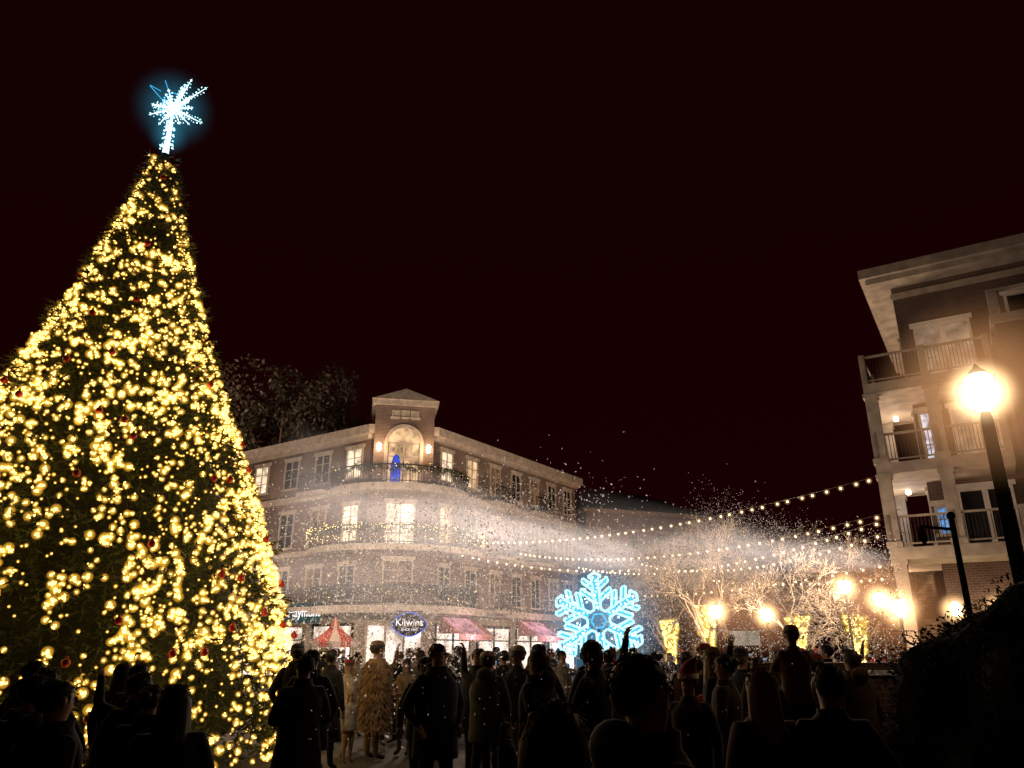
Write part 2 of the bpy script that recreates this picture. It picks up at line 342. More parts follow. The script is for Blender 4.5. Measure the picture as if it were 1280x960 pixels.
# ------------------------------------------------------------ balcony building (right)
th2=math.atan2(-.525,.85); D=Vector((15.1,27.3))
R=thing('apartment_building','four storey brick apartment building with white railed corner balconies','building',(D.x,D.y,0),th2)
GF=(Vector((0,0)),Vector((1,0)),Vector((0,-1))); GL=(Vector((0,0)),Vector((0,1)),Vector((-1,0)))
w=MB(); w.box(0,16,0,11,.0,15.4); part(w,'wall',R,[M['brick2']])
w=MB(); w.box(-1,16.5,-1.05,11.6,15.62,16.0); w.box(-.8,16.4,-.85,11.5,15.4,15.62)
part(w,'cornice',R,[M['trim2']])
w=MB(); w.box(-.04,16,-.06,-.003,14.9,15.15); w.box(-.06,-.003,0,11,14.9,15.15); part(w,'frieze_band',R,[M['trim2']])
w=MB(); w.box(-.4,16,-.4,11,16.0,16.25); part(w,'roof',R,[M['roof']])
XR=2.75
for z in (5.05,7.95,10.9):
    w=MB(); w.box(-1.35,XR,-2.35,-.003,z-.38,z); w.box(-1.35,-.003,.0,2.6,z-.38,z); sl=part(w,'balcony',R,[M['trim2']])
    w=MB()
    def railrun(x0,y0,x1,y1):
        L=math.hypot(x1-x0,y1-y0); n=int(L/.11); t=Vector((x1-x0,y1-y0,0))/L; nn=Vector((-t.y,t.x,0))
        w.para(Vector((x0,y0,z+1.0))-nn*.05,t*L,nn*.1,(0,0,.07),0); w.para(Vector((x0,y0,z+.1))-nn*.03,t*L,nn*.06,(0,0,.05),0)
        for i in range(1,n): w.para(Vector((x0,y0,z+.15))+t*(L*i/n)-nn*.012,t*.024,nn*.024,(0,0,.85),1)
        for i in range(0,3): w.para(Vector((x0,y0,z+.003))+t*(L*i/2-.1)-nn*.1,t*.2,nn*.2,(0,0,1.12),0)
    railrun(-1.25,-2.25,XR-.1,-2.25); railrun(-1.25,2.5,-1.25,-2.25)
    part(w,'railing',sl,[M['trim2'],M['iron']])
for x,y,z0,z1 in ((-1.15,-2.15,5.1,7.56),(-1.15,-2.15,7.98,10.51),(-1.15,2.3,5.1,7.56),(-1.15,2.3,7.98,10.51),(-1.1,-2.1,0,4.66),(2.4,-2.1,0,4.66),(.75,-2.15,5.1,7.56),(.75,-2.15,7.98,10.51)):
    w=MB(); w.box(x-.2,x+.2,y-.2,y+.2,z0+.15,z1-.15); w.box(x-.25,x+.25,y-.25,y+.25,z0-.04,z0+.15); w.box(x-.25,x+.25,y-.25,y+.25,z1-.15,z1+.008)
    part(w,'column',R,[M['trim2']])
w=MB(); w.box(3.0,8,-2.6,-.01,0,12.2); w.box(2.9,8.1,-2.7,.0,12.2,12.5,1); w.box(2.95,3.25,-2.75,-2.55,12.5,13.3,1); w.box(2.95,8,-2.72,-2.6,13.3,13.42,1)
part(w,'bay',R,[M['brick2'],M['trim2']])
FB=(Vector((0,-2.6)),Vector((1,0)),Vector((0,-1)))
for z in (9.0,6.0): window(R,FB,4.6,z,1.5,2.0,M['dimlit'],tm='white')
window(R,GF,4.4,11.9,1.6,2.3,M['glass'],panes=(2,2),tm='white')
M['door_in']=emis('curtained_door',(1,.72,.48),.16,'NONE',.6,2)
window(R,GF,1.45,10.95,1.9,2.6,M['door_in'],'french_door',(2,2),tm='white'); window(R,GF,1.9,8.0,1.5,2.2,M['door_in'],'french_door',(2,1),tm='white'); window(R,GF,1.75,5.1,1.7,2.1,M['glass'],'french_door',(2,1),tm='white')
window(R,GF,.5,8.3,.75,1.9,M['whitelit'],panes=(2,3),tm='trim'); window(R,GF,.4,5.7,.6,1.0,M['tvlit'],panes=(1,2),tm='trim')
for z in (11.5,8.4,5.5): window(R,GL,1.6,z,1.4,1.9,M['lit'] if z==8.4 else M['dimlit']); window(R,GL,6,z,1.4,1.9,M['glass'])
R2=Matrix.Rotation(th2,2)
for (x,y,z,e,c) in ((-.7,1.2,10.4,22,(1,.78,.6)),(-.7,1.0,7.45,14,(.65,.8,1)),(1.9,-1.3,10.4,12,(1,.6,.3)),(1.4,-1.3,13.6,10,(1,.65,.4))):
    if z<13:
        w=MB(); w.lathe([(.0,-.1),(.09,-.07),(.1,0),(.08,.1)],(x,y,z),10); part(w,'ceiling_light',R,[M['strb']])
    p=R2@Vector((x,y))+D; light((p.x,p.y,z-.6),e,c,.15)
GW=MB(); GW.sph((0,0,0),.7,0,24,16); GWm=GW.mesh('painted_glow',[M['lamphalo']])
for x in (.2,1.5):
    w=MB(); w.lathe([(.02,-.22),(.14,-.15),(.17,.15),(.05,.28)],(x,-.22,3.1),8); w.box(x-.05,x+.05,-.1,-.003,3.0,3.1,1); h=part(w,'wall_lantern',R,[M['lamp'],M['iron']])
    put(GWm,'painted_glow',h,(x,-.3,3.1))
w=MB()
for x0,x1 in ((.5,2.4),(9,12)): w.box(x0,x1,-.06,-.003,.4,2.7)
part(w,'shop_window',R,[M['dimlit']])

# ------------------------------------------------------------ far buildings
def farb(x,y,rz,w_,d_,h,lab,rows):
    T=thing('brick_building',lab,'building',(x,y,0),rz)
    w=MB(); w.box(0,w_,0,d_,0,h); part(w,'wall',T,[M['brick']])
    w=MB(); w.box(-.4,w_+.4,-.4,d_+.4,h,h+.35); part(w,'cornice',T,[M['stone']])
    w=MB(); e=.5; hh=h+.35; w.add([(-e,-e,hh),(w_+e,-e,hh),(w_+e,d_+e,hh),(-e,d_+e,hh),(w_*.25,d_/2,hh+3),(w_*.75,d_/2,hh+3)],[(0,1,5,4),(1,2,5),(2,3,4,5),(3,0,4)]); part(w,'roof',T,[M['roof']])
    F=(Vector((0,0)),Vector((1,0)),Vector((0,-1)))
    for z in rows:
        k=1.8
        while k<w_-1: window(T,F,k,z,1.2,1.7,random.choice([G,Dm,G,Dm,Dm]),panes=(1,2)); k+=3.1
farb(7.0,72,.35,13,12,14.3,'dim brown brick building with hipped roof beyond the street',(11,7.5,4,1))
farb(33,66,-.5,20,12,9.5,'low dark brick building with hipped roof behind the lamps',(6.2,2.4))
light((12,63,9),900,(1,.45,.22),.8)

# ------------------------------------------------------------ christmas tree
TX,TY,TH=-7.58,13.98,12.0
T=thing('christmas_tree','tall conical christmas tree covered in warm white lights with blue star','christmas tree',(TX,TY,0))
def rad(z):
    d=TH-max(z,.55); r=.12+.333*d*min(1.05,.74+.042*d)
    return r if z>.55 else r-.25+.4*z
w=MB(); w.tube([(0,0,0),(0,0,5),(0,0,12.2)],[.3,.2,.05],10); part(w,'trunk',T,[M['bark']])
w=MB(); prof=[]
for i in range(40):
    z=.5+(TH-.5)*i/39; prof.append((rad(z)*.72,z))
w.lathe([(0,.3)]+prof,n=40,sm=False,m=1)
for i in range(19000):
    z=TH-(TH-.15)*math.sqrt(random.random()); a=random.uniform(0,2*math.pi)
    lay=.93+.07*math.sin(z*5.2+2*math.sin(a*3)); rr=rad(z)*random.uniform(.84,1.0)*lay+random.uniform(-.02,.18)
    c=Vector((rr*math.cos(a),rr*math.sin(a),z)); out=Vector((math.cos(a),math.sin(a),-.15))
    for k in range(5):
        d=(out+Vector((random.gauss(0,.8),random.gauss(0,.8),random.gauss(0,.6)))).normalized()*random.uniform(.08,.2)
        e=d.cross(Vector((random.gauss(0,1),random.gauss(0,1),random.gauss(0,1)))).normalized()*random.uniform(.010,.024)
        w.add([c-e,c+e,c+d],[(0,1,2)])
M['innershade']=mat('inner_shade',(.012,.015,.006),.9,.5,5,bump=0)  # dark inner cone stands for the shade deep in the tree
part(w,'foliage',T,[M['needle'],M['innershade']])
pos=[]
SZ_=(.011,.015,.020,.026,.034)
fa=math.atan2(-TY,-TX)
cell=set()
while len(pos)<6000:
    z=TH-(TH-.15)*math.sqrt(random.random()); a=random.uniform(0,2*math.pi)
    if math.cos(a-fa)<-.1 and random.random()<.72: continue
    if math.sin(a-fa)<.1 and z<3.6 and random.random()<(.7 if z<2.2 else .35): continue
    rr=rad(z)*random.uniform(.92,.995)+.05; p=Vector((rr*math.cos(a),rr*math.sin(a),z))
    nv=.5+.55*noise.noise(Vector((p.x*1.5,p.y*1.5,p.z*1.3)))+.6*noise.noise(Vector((p.x*3.4,p.y*3.4,p.z*3.4)))
    if random.random()>max(.16,min(1,(nv-.18)*2.2)): continue
    ck=(round(p.x/.075),round(p.y/.075),round(p.z/.075))
    if ck in cell: continue
    cell.add(ck)
    big=min(4,max(0,int(random.random()**1.2*5*(.4+1.0*nv))))
    pos.append((p,SZ_[big]))
camv=Vector((-TX,-TY,EYE))
order=sorted(pos,key=lambda t:(t[0]-camv).length-80*t[1])
def blob(w,c,r):
    w.shard(c,r)
    if r>.018:
        for k in range(2): w.shard(Vector(c)+Vector((random.gauss(0,1),random.gauss(0,1),random.gauss(0,1)))*r*.9,r*.6)
def bulbmesh(r):
    w=MB(); blob(w,(0,0,0),r); w.sph((0,0,0),r*2.5,1,12,7); return w.mesh('light_bulb',[M['bulb'],M['bulbhalo']])
bm_={r:bulbmesh(r) for r in SZ_}
for p,r in order[:100]: put(bm_[r],'light_bulb',T,p,(random.uniform(0,6),random.uniform(0,6),0))
w=MB()
for p,r in order[100:]:
    blob(w,p,r)
    w.sph(p,r*2.5,1,9,5)
k=part(w,'string_lights',T,[M['bulb'],M['bulbhalo']]); k['kind']='stuff'
for i in range(80):
    z=TH-(TH-.8)*math.sqrt(random.random()); a=random.uniform(0,2*math.pi); rr=rad(z)*1.0+.05
    if i==0: w=MB(); w.sph((0,0,0),.06,0,12,8); w.tube([(0,0,.055),(0,0,.085)],.02,6); bme=w.mesh('bauble',[M['red']])
    put(bme,'bauble',T,(rr*math.cos(a),rr*math.sin(a),z))
ST=13.22
w=MB(); w.tube([(0,0,11.9),(0,0,12.4)],[.05,.05],8,1)
w.tube([(0,0,12.0),(0,0,12.6),(0,0,13.2)],[.07,.045,.02],7,2)
for k in range(60):
    zz=random.uniform(12.0,13.1); rr=.15*(1-(zz-12)/1.5); a=random.uniform(0,6.28); w.shard((rr*math.cos(a),rr*math.sin(a),zz),.024,random.choice([0,2]))
sp=[(90,.98),(76,.60),(60,.80),(44,.5),(30,.92),(14,.42),(-5,.5),(-30,.92),(-48,.55),(-66,.40),(-105,.35),(-128,.50),(-152,.42),(-172,.62),(172,.50),(156,.72),(136,.45),(118,.66),(104,.52)]
for i,(a,L) in enumerate(sp):
    a=math.radians(a+random.uniform(-4,4)); yy=random.uniform(-.35,.35); d=Vector((math.cos(a),yy,math.sin(a))).normalized()
    c=Vector((0,0,ST)); e=d.cross(Vector((0,1,0))).normalized()
    w.tube([c,c+d*L*.5,c+d*L],[.032,.016,.003],5,2)
    nn_=int(L/.08)
    for j in range(2,nn_+1):
        q_=c+d*(L*j/(nn_+.6)); wd=(.03+.045*(j/nn_))*random.uniform(.5,1.2)
        for sg_ in (-1,1): w.shard(q_+e*sg_*wd*(1 if j<nn_ else .3),random.uniform(.012,.022),random.choice([0,0,2]))
for (a,b_) in (((-.62,0,13.85),(-.1,0,13.25)),((-.30,0,14.0),(-.05,0,13.4)),((-.62,0,13.87),(-.35,0,13.7))): w.tube([a,b_],.007,4,1)
pts=[(-.05+.2*math.cos(x),-.05,ST+.05+.34*math.sin(x)) for x in [2*math.pi*i/20 for i in range(21)]]
w.tube(pts,.008,5,1)
st=part(w,'star_topper',T,[M['ice'],M['ice2'],M['icehot']])
w=MB(); w.sph((.0,0,ST),1.1,0,36,24); w.sph((0,0,12.5),.55,0,24,16); part(w,'painted_glow',st,[M['icehalo']])
light((TX,TY-1.0,13.3),15,(.4,.8,1),.3)

# ------------------------------------------------------------ snowflake
SX,SY,SZ=2.36,21.6,2.55
T=thing('snowflake_light','large illuminated blue and white snowflake display on a stand','light display',(SX,SY,0))
w=MB(); w2=MB()
def ln(mb,a,b,r): mb.tube([(a[0],0,a[1]),(b[0],0,b[1])],r,6,0)
def rot2(p,a): return (p[0]*math.cos(a)-p[1]*math.sin(a),p[0]*math.sin(a)+p[1]*math.cos(a))
for k in range(6):
    a=math.radians(94+60*k)
    def seg(p,q,r=.040,mb=w,shift=0):
        p=rot2(p,a); q=rot2(q,a); mb.tube([(p[0],shift,p[1]),(q[0],shift,q[1])],r,6)
    L=1.28
    for sgn in (-1,1):
        seg((.30,sgn*.09),(L-.16,sgn*.09)); seg((L-.16,sgn*.09),(L-.10,sgn*.18)); seg((L-.10,sgn*.18),(L,0))
        for (x0,bl,wd) in ((.5,.42,.07),(.82,.34,.07)):
            ux,uy=math.cos(math.radians(52)),math.sin(math.radians(52))*sgn
            A=(x0,sgn*.09); Bp=(x0+ux*bl,sgn*.09+uy*bl); C1=(x0+.14,sgn*.09); D1=(C1[0]+ux*bl*.9,C1[1]+uy*bl*.9)
            seg(A,Bp); seg(C1,D1); seg(Bp,D1)
            seg((x0+.07,sgn*.09),((Bp[0]+D1[0])/2,(Bp[1]+D1[1])/2),.04,w2)
    seg((.3,0),(L-.1,0),.055,w2)
    q0=rot2((.30,.09),a); q1=rot2((.30,-.09),a+math.radians(60)); ln(w,q0,q1,.036)
    seg((.18,-.104),(.18,.104),.025,w2)
    for j in range(9): 
        c=rot2((.36+.1*j,random.uniform(-.06,.06)),a); w.shard((c[0],-.05,c[1]),random.uniform(.03,.045),1)
    for j in range(9):
        c=rot2((.5+.07*j,random.choice([-1,1])*random.uniform(.12,.36)),a); w.shard((c[0],-.03,c[1]),.034,1)
sf=part(w,'snowflake',T,[M['ice'],M['icehot']],loc=(0,0,SZ)); part(w2,'inner_lights',sf,[M['ice2']])
w=MB(); w.sph((0,0,0),2.1,0,36,24); part(w,'painted_glow',sf,[halo('flake_glow',(.03,.40,.75),.24,4)])
w=MB(); w.tube([(0,.08,0),(0,.08,SZ-.2)],.05,8); w.tube([(-.6,.08,.04),(.6,.08,.04)],.04,6); w.tube([(0,-.5,.04),(0,.6,.04)],.04,6); part(w,'stand',T,[M['iron']])
light((SX,SY-.6,SZ-.6),60,(.2,.6,1),.6)

# ------------------------------------------------------------ street lamps
def lampmesh(h,k=1.0,pm='iron',bar=True):
    pr=1.6 if not bar else 1
    w=MB(); w.lathe([(.0,0),(.2,0),(.2,.12),(.13,.2),(.11,.7),(.06*pr,.8),(.045*pr,h-.75),(.07,h-.6),(.05,h-.5)],n=12); 
    if bar: w.tube([(-.32,0,h-.9),(.32,0,h-.9)],.02,6)
    post=w.mesh('post',[M[pm]])
    w=MB(); w.lathe([(.05,h-.5),(.12*k,h-.44),(.19*k,h-.28),(.18*k,h-.08),(.10*k,h)],n=14,sm=True); ln_=w.mesh('lantern',[M['lamp']])
    w=MB(); w.lathe([(.11,h-.01),(.10,h+.03),(.05,h+.07),(.02,h+.12),(.0,h+.14)],n=8,sm=False)
    for q_ in range(4): a=math.pi/4+q_*math.pi/2; w.tube([(.1*math.cos(a),.1*math.sin(a),h-.48),(.19*math.cos(a),.19*math.sin(a),h-.04)],.006,4)
    cap=w.mesh('lantern_cap',[M[pm]]); return post,ln_,cap
def gl(r,m,h=4.05):  # sphere that carries the painted bloom of a lantern
    w=MB(); w.sph((0,0,h),r,0,36,24); return w.mesh('painted_glow',[m])
G1=gl(.80,M['lamphalo']); G2=gl(1.9,M['lamphalo2'])
M['nh1']=halo('near_lamp_glow_core',(1,.68,.34),2.4,7); M['nh2']=halo('near_lamp_glow_wide',(1,.46,.18),.25,4.5)
G1n=gl(.50,M['nh1'],4.05); G2n=gl(1.3,M['nh2'],4.05)
lamps=[(5.87,9.0,.76,48,1),(8.5,33,-.72,500,0),(13.5,31.8,.18,600,0),(14.1,30.2,-.42,420,0),(11.75,24,-1.05,220,0),(10.9,34,-.82,500,0)]
for x,y,dz,e,near in lamps:
    h=4.3+dz
    T=thing('street_lamp','black iron street lamp with glowing warm lantern','street lamp',(x,y,0),group='lit street lamps around the square')
    a,b_,c_=lampmesh(h,.9 if near else (1.25 if y>28 else 1.0),'postblack' if near else 'iron',not near)
    put(a,'post',T); put(b_,'lantern',T); put(c_,'lantern_cap',T); 
    put(G1n if near else G1,'painted_glow',T,(0,0,dz)); put(G2n if near else G2,'painted_glow',T,(0,0,dz))
    light((x,y-(.45 if near else -.5),4.05+dz),e,(1,.66,.36) if near else (1,.66,.4),.3)
T=thing('iron_post','slim black iron post with a short arm and finial','post',(8.2,14.2,0))
w=MB(); w.tube([(0,0,0),(0,0,4.1)],[.07,.05],8); w.sph((0,0,4.15),.08,0,8,6); w.tube([(0,0,3.9),(-.6,0,3.95)],.03,6); w.lathe([(.14,0),(.12,.15),(.06,.3)],n=10); part(w,'post',T,[M['postblack']])
w=MB(); w.tube([(-.6,0,3.95),(-.6,0,3.75),(-.57,0,3.6)],[.03,.07,.02],8); part(w,'hanging_hook',T,[M['postblack']])

# ------------------------------------------------------------ string lights
def string(a,b,sag,n,lab='string of warm round bulbs hung across the square'):
    a=Vector(a);b=Vector(b)
    T=thing('string_lights',lab,'string lights',a,group='bulb strings hung over the square')
    def P(t): p=(b-a)*t; p.z-=sag*4*t*(1-t); return p
    w=MB(); w.tube([P(i/24) for i in range(25)],.010,4); part(w,'wire',T,[M['iron']])
    w=MB(); w.sph((0,0,-.09),.040,0,8,6); w.sph((0,0,-.09),.13,1,14,8); w.tube([(0,0,0),(0,0,-.05)],.015,6,2)
    me=w.mesh('light_bulb',[M['strb'],M['strhalo'],M['iron']])
    for i in range(n): put(me,'light_bulb',T,P((i+.5+random.uniform(-.15,.15))/n))
string((13.4,26.4,7.75),(-2.0,47.4,8.2),.7,46)
string((13.5,26.6,6.3),(4.8,57.0,7.7),1.1,44)
string((13.4,26.2,6.4),(.4,50.4,7.9),.9,44)
string((15.0,30,4.55),(11.3,47,6.0),.3,24)
string((14.6,29,5.0),(5.2,57.6,5.9),.6,36)
string((-3.6,45.0,7.3),(9.4,44,6.4),.6,26)
string((13.6,27,5.9),(8.6,52,7.4),.9,34)

# ------------------------------------------------------------ bare trees
def baretree(seed,h,depth=6):
    rnd=random.Random(seed); tr=MB(); cw=MB()
    def br(p,d,L,r,k):
        m_=tr if k==0 else cw; q_=p+d*L*.5+Vector((rnd.gauss(0,.05),rnd.gauss(0,.05),0))*L; e=p+d*L
        m_.tube([p,q_,e],[r,r*.8,r*.6],8 if k<2 else 4 if k<4 else 3)
        if k>=depth: return
        for i in range(3 if k<4 else 4):
            a=rnd.uniform(0,2*math.pi); sp_=rnd.uniform(.4,.9)
            x=d.cross(Vector((.3,.2,1)) if abs(d.z)<.9 else Vector((1,0,0))).normalized(); y=d.cross(x)
            nd=(d+(x*math.cos(a)+y*math.sin(a))*sp_+Vector((0,0,.08))).normalized()
            br(e if i else e-d*L*.25,nd,L*rnd.uniform(.62,.82),max(.011,r*.55),k+1)
    br(Vector((0,0,0)),Vector((0,0,1)),h*.25,h*.016,0)
    w=MB()
    for i in range(520):
        z=rnd.uniform(.3,h*.42); a=rnd.uniform(0,6.28); R_=(h*.016+.10)*(1 if z<h*.25 else 1+(z/h-.25)*7)*rnd.uniform(.75,1.1); w.shard((R_*math.cos(a),R_*math.sin(a),z),.038)
        if i%4==0: w.sph((R_*math.cos(a),R_*math.sin(a),z),.2,1,10,6)
    return tr.mesh('trunk',[M['bark']]),cw.mesh('crown',[M['twig']]),w.mesh('fairy_lights',[M['minib'],M['goldhalo']])
BT=[baretree(3,9,6),baretree(8,8,6)]
for i,(x,y,s_,wrap) in enumerate([(8.8,36,1.0,1),(14.5,33.5,.95,1),(11.4,46,1.15,0),(12.3,34.3,.95,1),(7.6,38.5,.85,1),(16.2,37,1.0,0),(20,50,1.2,0),(-8.6,36,.5,1),(10.6,39,1.05,0),(18.5,41,1.05,0)]):
    T=thing('bare_tree','leafless street tree'+(' with trunk wrapped in warm fairy lights' if wrap else ' with fine bare twigs'),'tree',(x,y,0),i*1.3,'bare trees planted around the square',sc=s_)
    a,b_,c_=BT[i%2]; put(a,'trunk',T); put(b_,'crown',T)
    if wrap: k=put(c_,'fairy_lights',T); k['kind']='stuff'
def leafy(T,c,rx,ry,rz,n,ls,m):
    w=MB(); cl=[]
    for i in range(34):
        v=Vector((random.gauss(0,1),random.gauss(0,1),random.gauss(0,1))).normalized()*random.uniform(.3,.95); cl.append((Vector((c[0]+v.x*rx,c[1]+v.y*ry,c[2]+v.z*rz)),random.uniform(.2,.42)))
    for i in range(n):
        cc,s_=random.choice(cl); v=Vector((random.gauss(0,1),random.gauss(0,1),random.gauss(0,1))); v=v.normalized()*random.uniform(.6,1)
        p=cc+Vector((v.x*rx*s_,v.y*ry*s_,v.z*rz*s_)); d=Vector((random.gauss(0,1),random.gauss(0,1),random.gauss(0,1))).normalized()*ls; e=d.cross(Vector((random.gauss(0,1),random.gauss(0,1),1))).normalized()*ls*.5
        w.add([p-d,p-e,p+d,p+e],[(0,1,2,3)])
    part(w,'crown',T,[m])
T=thing('leafy_tree','tall dark leafy tree rising behind the brick building','tree',(-19.5,62,0))
w=MB(); w.tube([(0,0,0),(0,0,9),(.6,0,18)],[.6,.4,.15],10)
for a in range(6): w.tube([(0,0,9+a),(3*math.cos(a),3*math.sin(a),15+a)],[.2,.06],6)
part(w,'trunk',T,[M['bark']]); leafy(T,(1,0,17.5),9,7,8,13000,.22,M['leafdark'])
light((-22,50,19),1700,(1,.64,.44),1.5)  # unseen light added to bring out the dark tree
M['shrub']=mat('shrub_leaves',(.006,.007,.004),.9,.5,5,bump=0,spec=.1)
for sx_,sy_,k_ in ((4.05,5.7,1.1),(3.0,6.0,.62)):
    T=thing('shrub','large dark rounded evergreen shrub','shrub',(sx_,sy_,0),sc=k_)
    w=MB(); w.tube([(0,0,0),(.05,0,.8)],[.08,.04],8)
    for a in range(7): w.tube([(0,0,.3),(.8*math.cos(a),.8*math.sin(a),1.3)],[.04,.015],5)
    part(w,'stem',T,[M['bark']]); 
    w=MB()
    nu,nv=48,30
    vs=[];fs=[]
    for jx in range(nv+1):
        for i in range(nu):
            t=math.pi*jx/nv; a=2*math.pi*i/nu; v=Vector((math.sin(t)*math.cos(a),math.sin(t)*math.sin(a),math.cos(t))); n_o=(1+.2*noise.noise(v*2.3))*.93
            vs.append((v.x*1.25*n_o,v.y*1.15*n_o,max(.03,1.02+v.z*1.02*n_o)))
    for jx in range(nv):
        for i in range(nu): fs.append((jx*nu+i,jx*nu+(i+1)%nu,(jx+1)*nu+(i+1)%nu,(jx+1)*nu+i))
    w.add(vs,fs)
    for i in range(15000):
        v=Vector((random.gauss(0,1),random.gauss(0,1),random.gauss(0,1))).normalized(); n_o=(1+.2*noise.noise(v*2.3))*random.uniform(.92,1.02)
        p=Vector((v.x*1.25*n_o,v.y*1.15*n_o,1.02+v.z*1.02*n_o))
        if p.z<.02: continue
        d=Vector((random.gauss(0,1),random.gauss(0,1),random.gauss(0,1))).normalized()*.022; e=d.cross(v).normalized()*.009
        w.add([p-d,p-e,p+d,p+e],[(0,1,2,3)])
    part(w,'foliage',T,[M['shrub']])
T=thing('brick_wall','low brown brick garden wall with stone cap','wall',(3.7,12.2,0),-.05)
w=MB(); w.box(0,2.3,0,.4,0,1.42); w.box(-.08,.5,-.08,.48,0,1.5); part(w,'wall',T,[M['brick2']])
w=MB(); w.box(-.14,2.38,-.13,.53,1.5,1.6); part(w,'cap',T,[M['brick2']])
T=thing('notice_board','white rectangular board on two posts','sign',(9.3,32,0))
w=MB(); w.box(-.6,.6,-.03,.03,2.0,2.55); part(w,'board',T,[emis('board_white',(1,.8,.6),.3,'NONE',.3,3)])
for x in (-.6,.6): w=MB(); w.tube([(x,0.06,0),(x,.06,2.6)],.04,6); part(w,'post',T,[M['iron']])
M['canred']=mat('canopy_red',(.4,.08,.07),.7,.2,3); M['canwhite']=mat('canopy_white',(.5,.42,.38),.7,.15,3)
T=thing('market_tent','small red and white peaked market tent','tent',(-8.1,36.5,0))
w=MB(); z=2.2; N=12
for i in range(N):
    a=2*math.pi*i/N; b_=2*math.pi*(i+1)/N
    P0=(1.0*math.cos(a),1.0*math.sin(a),z); P1=(1.0*math.cos(b_),1.0*math.sin(b_),z)
    w.add([P0,P1,(.35*math.cos(b_),.35*math.sin(b_),z+.5),(.35*math.cos(a),.35*math.sin(a),z+.5),(0,0,z+1.1)],[(0,1,2,3),(3,2,4)],1 if i%3==0 else 0)
    w.add([P0,P1,(P1[0],P1[1],z-.25),(P0[0],P0[1],z-.25)],[(0,1,2,3)],i%2)
part(w,'canopy',T,[M['canred'],M['canwhite']])
for a in (.78,2.35,3.92,5.5):
    w=MB(); w.tube([(.95*math.cos(a),.95*math.sin(a),0),(.95*math.cos(a),.95*math.sin(a),z)],.04,6); part(w,'leg',T,[M['trim']])
light((-8.1,36.2,2.1),20,(1,.8,.65),.2)

# ------------------------------------------------------------ people
def segd(p,a,b):
    ab=b-a; t=max(0,min(1,(p-a).dot(ab)/max(ab.length_squared,1e-9))); return (p-(a+ab*t)).length
POSES={
 'stand':dict(LE=(.25,.03,1.12),LW=(.26,-.05,.88),RE=(-.25,.03,1.12),RW=(-.26,-.04,.88),LK=(.1,-.01,.5),RK=(-.1,0,.5),LA=(.11,.02,.09),RA=(-.12,.0,.09)),
 'pockets':dict(LE=(.30,.09,1.14),LW=(.21,-.09,.97),RE=(-.30,.09,1.14),RW=(-.21,-.09,.97),LK=(.12,-.03,.5),RK=(-.09,0,.5),LA=(.15,.0,.09),RA=(-.1,.02,.09)),
 'phone':dict(LE=(.26,-.2,1.25),LW=(.10,-.38,1.46),RE=(-.26,-.2,1.25),RW=(-.10,-.38,1.46),LK=(.11,0,.5),RK=(-.11,0,.5),LA=(.12,.02,.09),RA=(-.12,.02,.09)),
 'hold_legs':dict(LE=(.27,-.12,1.22),LW=(.13,-.26,1.26),RE=(-.27,-.12,1.22),RW=(-.13,-.26,1.26),LK=(.11,0,.5),RK=(-.11,0,.5),LA=(.12,.02,.09),RA=(-.12,.02,.09)),
 'ride':dict(LE=(.25,-.10,1.22),LW=(.12,-.28,1.10),RE=(-.25,-.10,1.22),RW=(-.12,-.28,1.10),LK=(.17,-.40,.95),RK=(-.17,-.40,.95),LA=(.13,-.44,.52),RA=(-.13,-.44,.52)),
 'walk':dict(LE=(.26,.16,1.15),LW=(.25,.10,.92),RE=(-.25,-.10,1.15),RW=(-.24,-.25,.95),LK=(.09,-.2,.52),RK=(-.09,.06,.5),LA=(.1,-.25,.11),RA=(-.1,.35,.17)),
 'point':dict(LE=(.34,-.1,1.36),LW=(.42,-.28,1.52),RE=(-.26,.05,1.13),RW=(-.22,-.12,.97),LK=(.1,0,.5),RK=(-.12,-.02,.5),LA=(.12,.02,.09),RA=(-.15,0,.09)),
 'wave':dict(LE=(.33,-.05,1.50),LW=(.36,-.10,1.78),RE=(-.26,.05,1.13),RW=(-.22,-.12,.97),LK=(.13,0,.5),RK=(-.12,-.02,.5),LA=(.17,.02,.09),RA=(-.15,0,.09)),
 'hold':dict(LE=(.25,.0,1.13),LW=(.06,-.24,1.14),RE=(-.25,.0,1.13),RW=(-.06,-.25,1.10),LK=(.1,0,.5),RK=(-.1,0,.5),LA=(.11,.02,.09),RA=(-.11,.02,.09)),
}
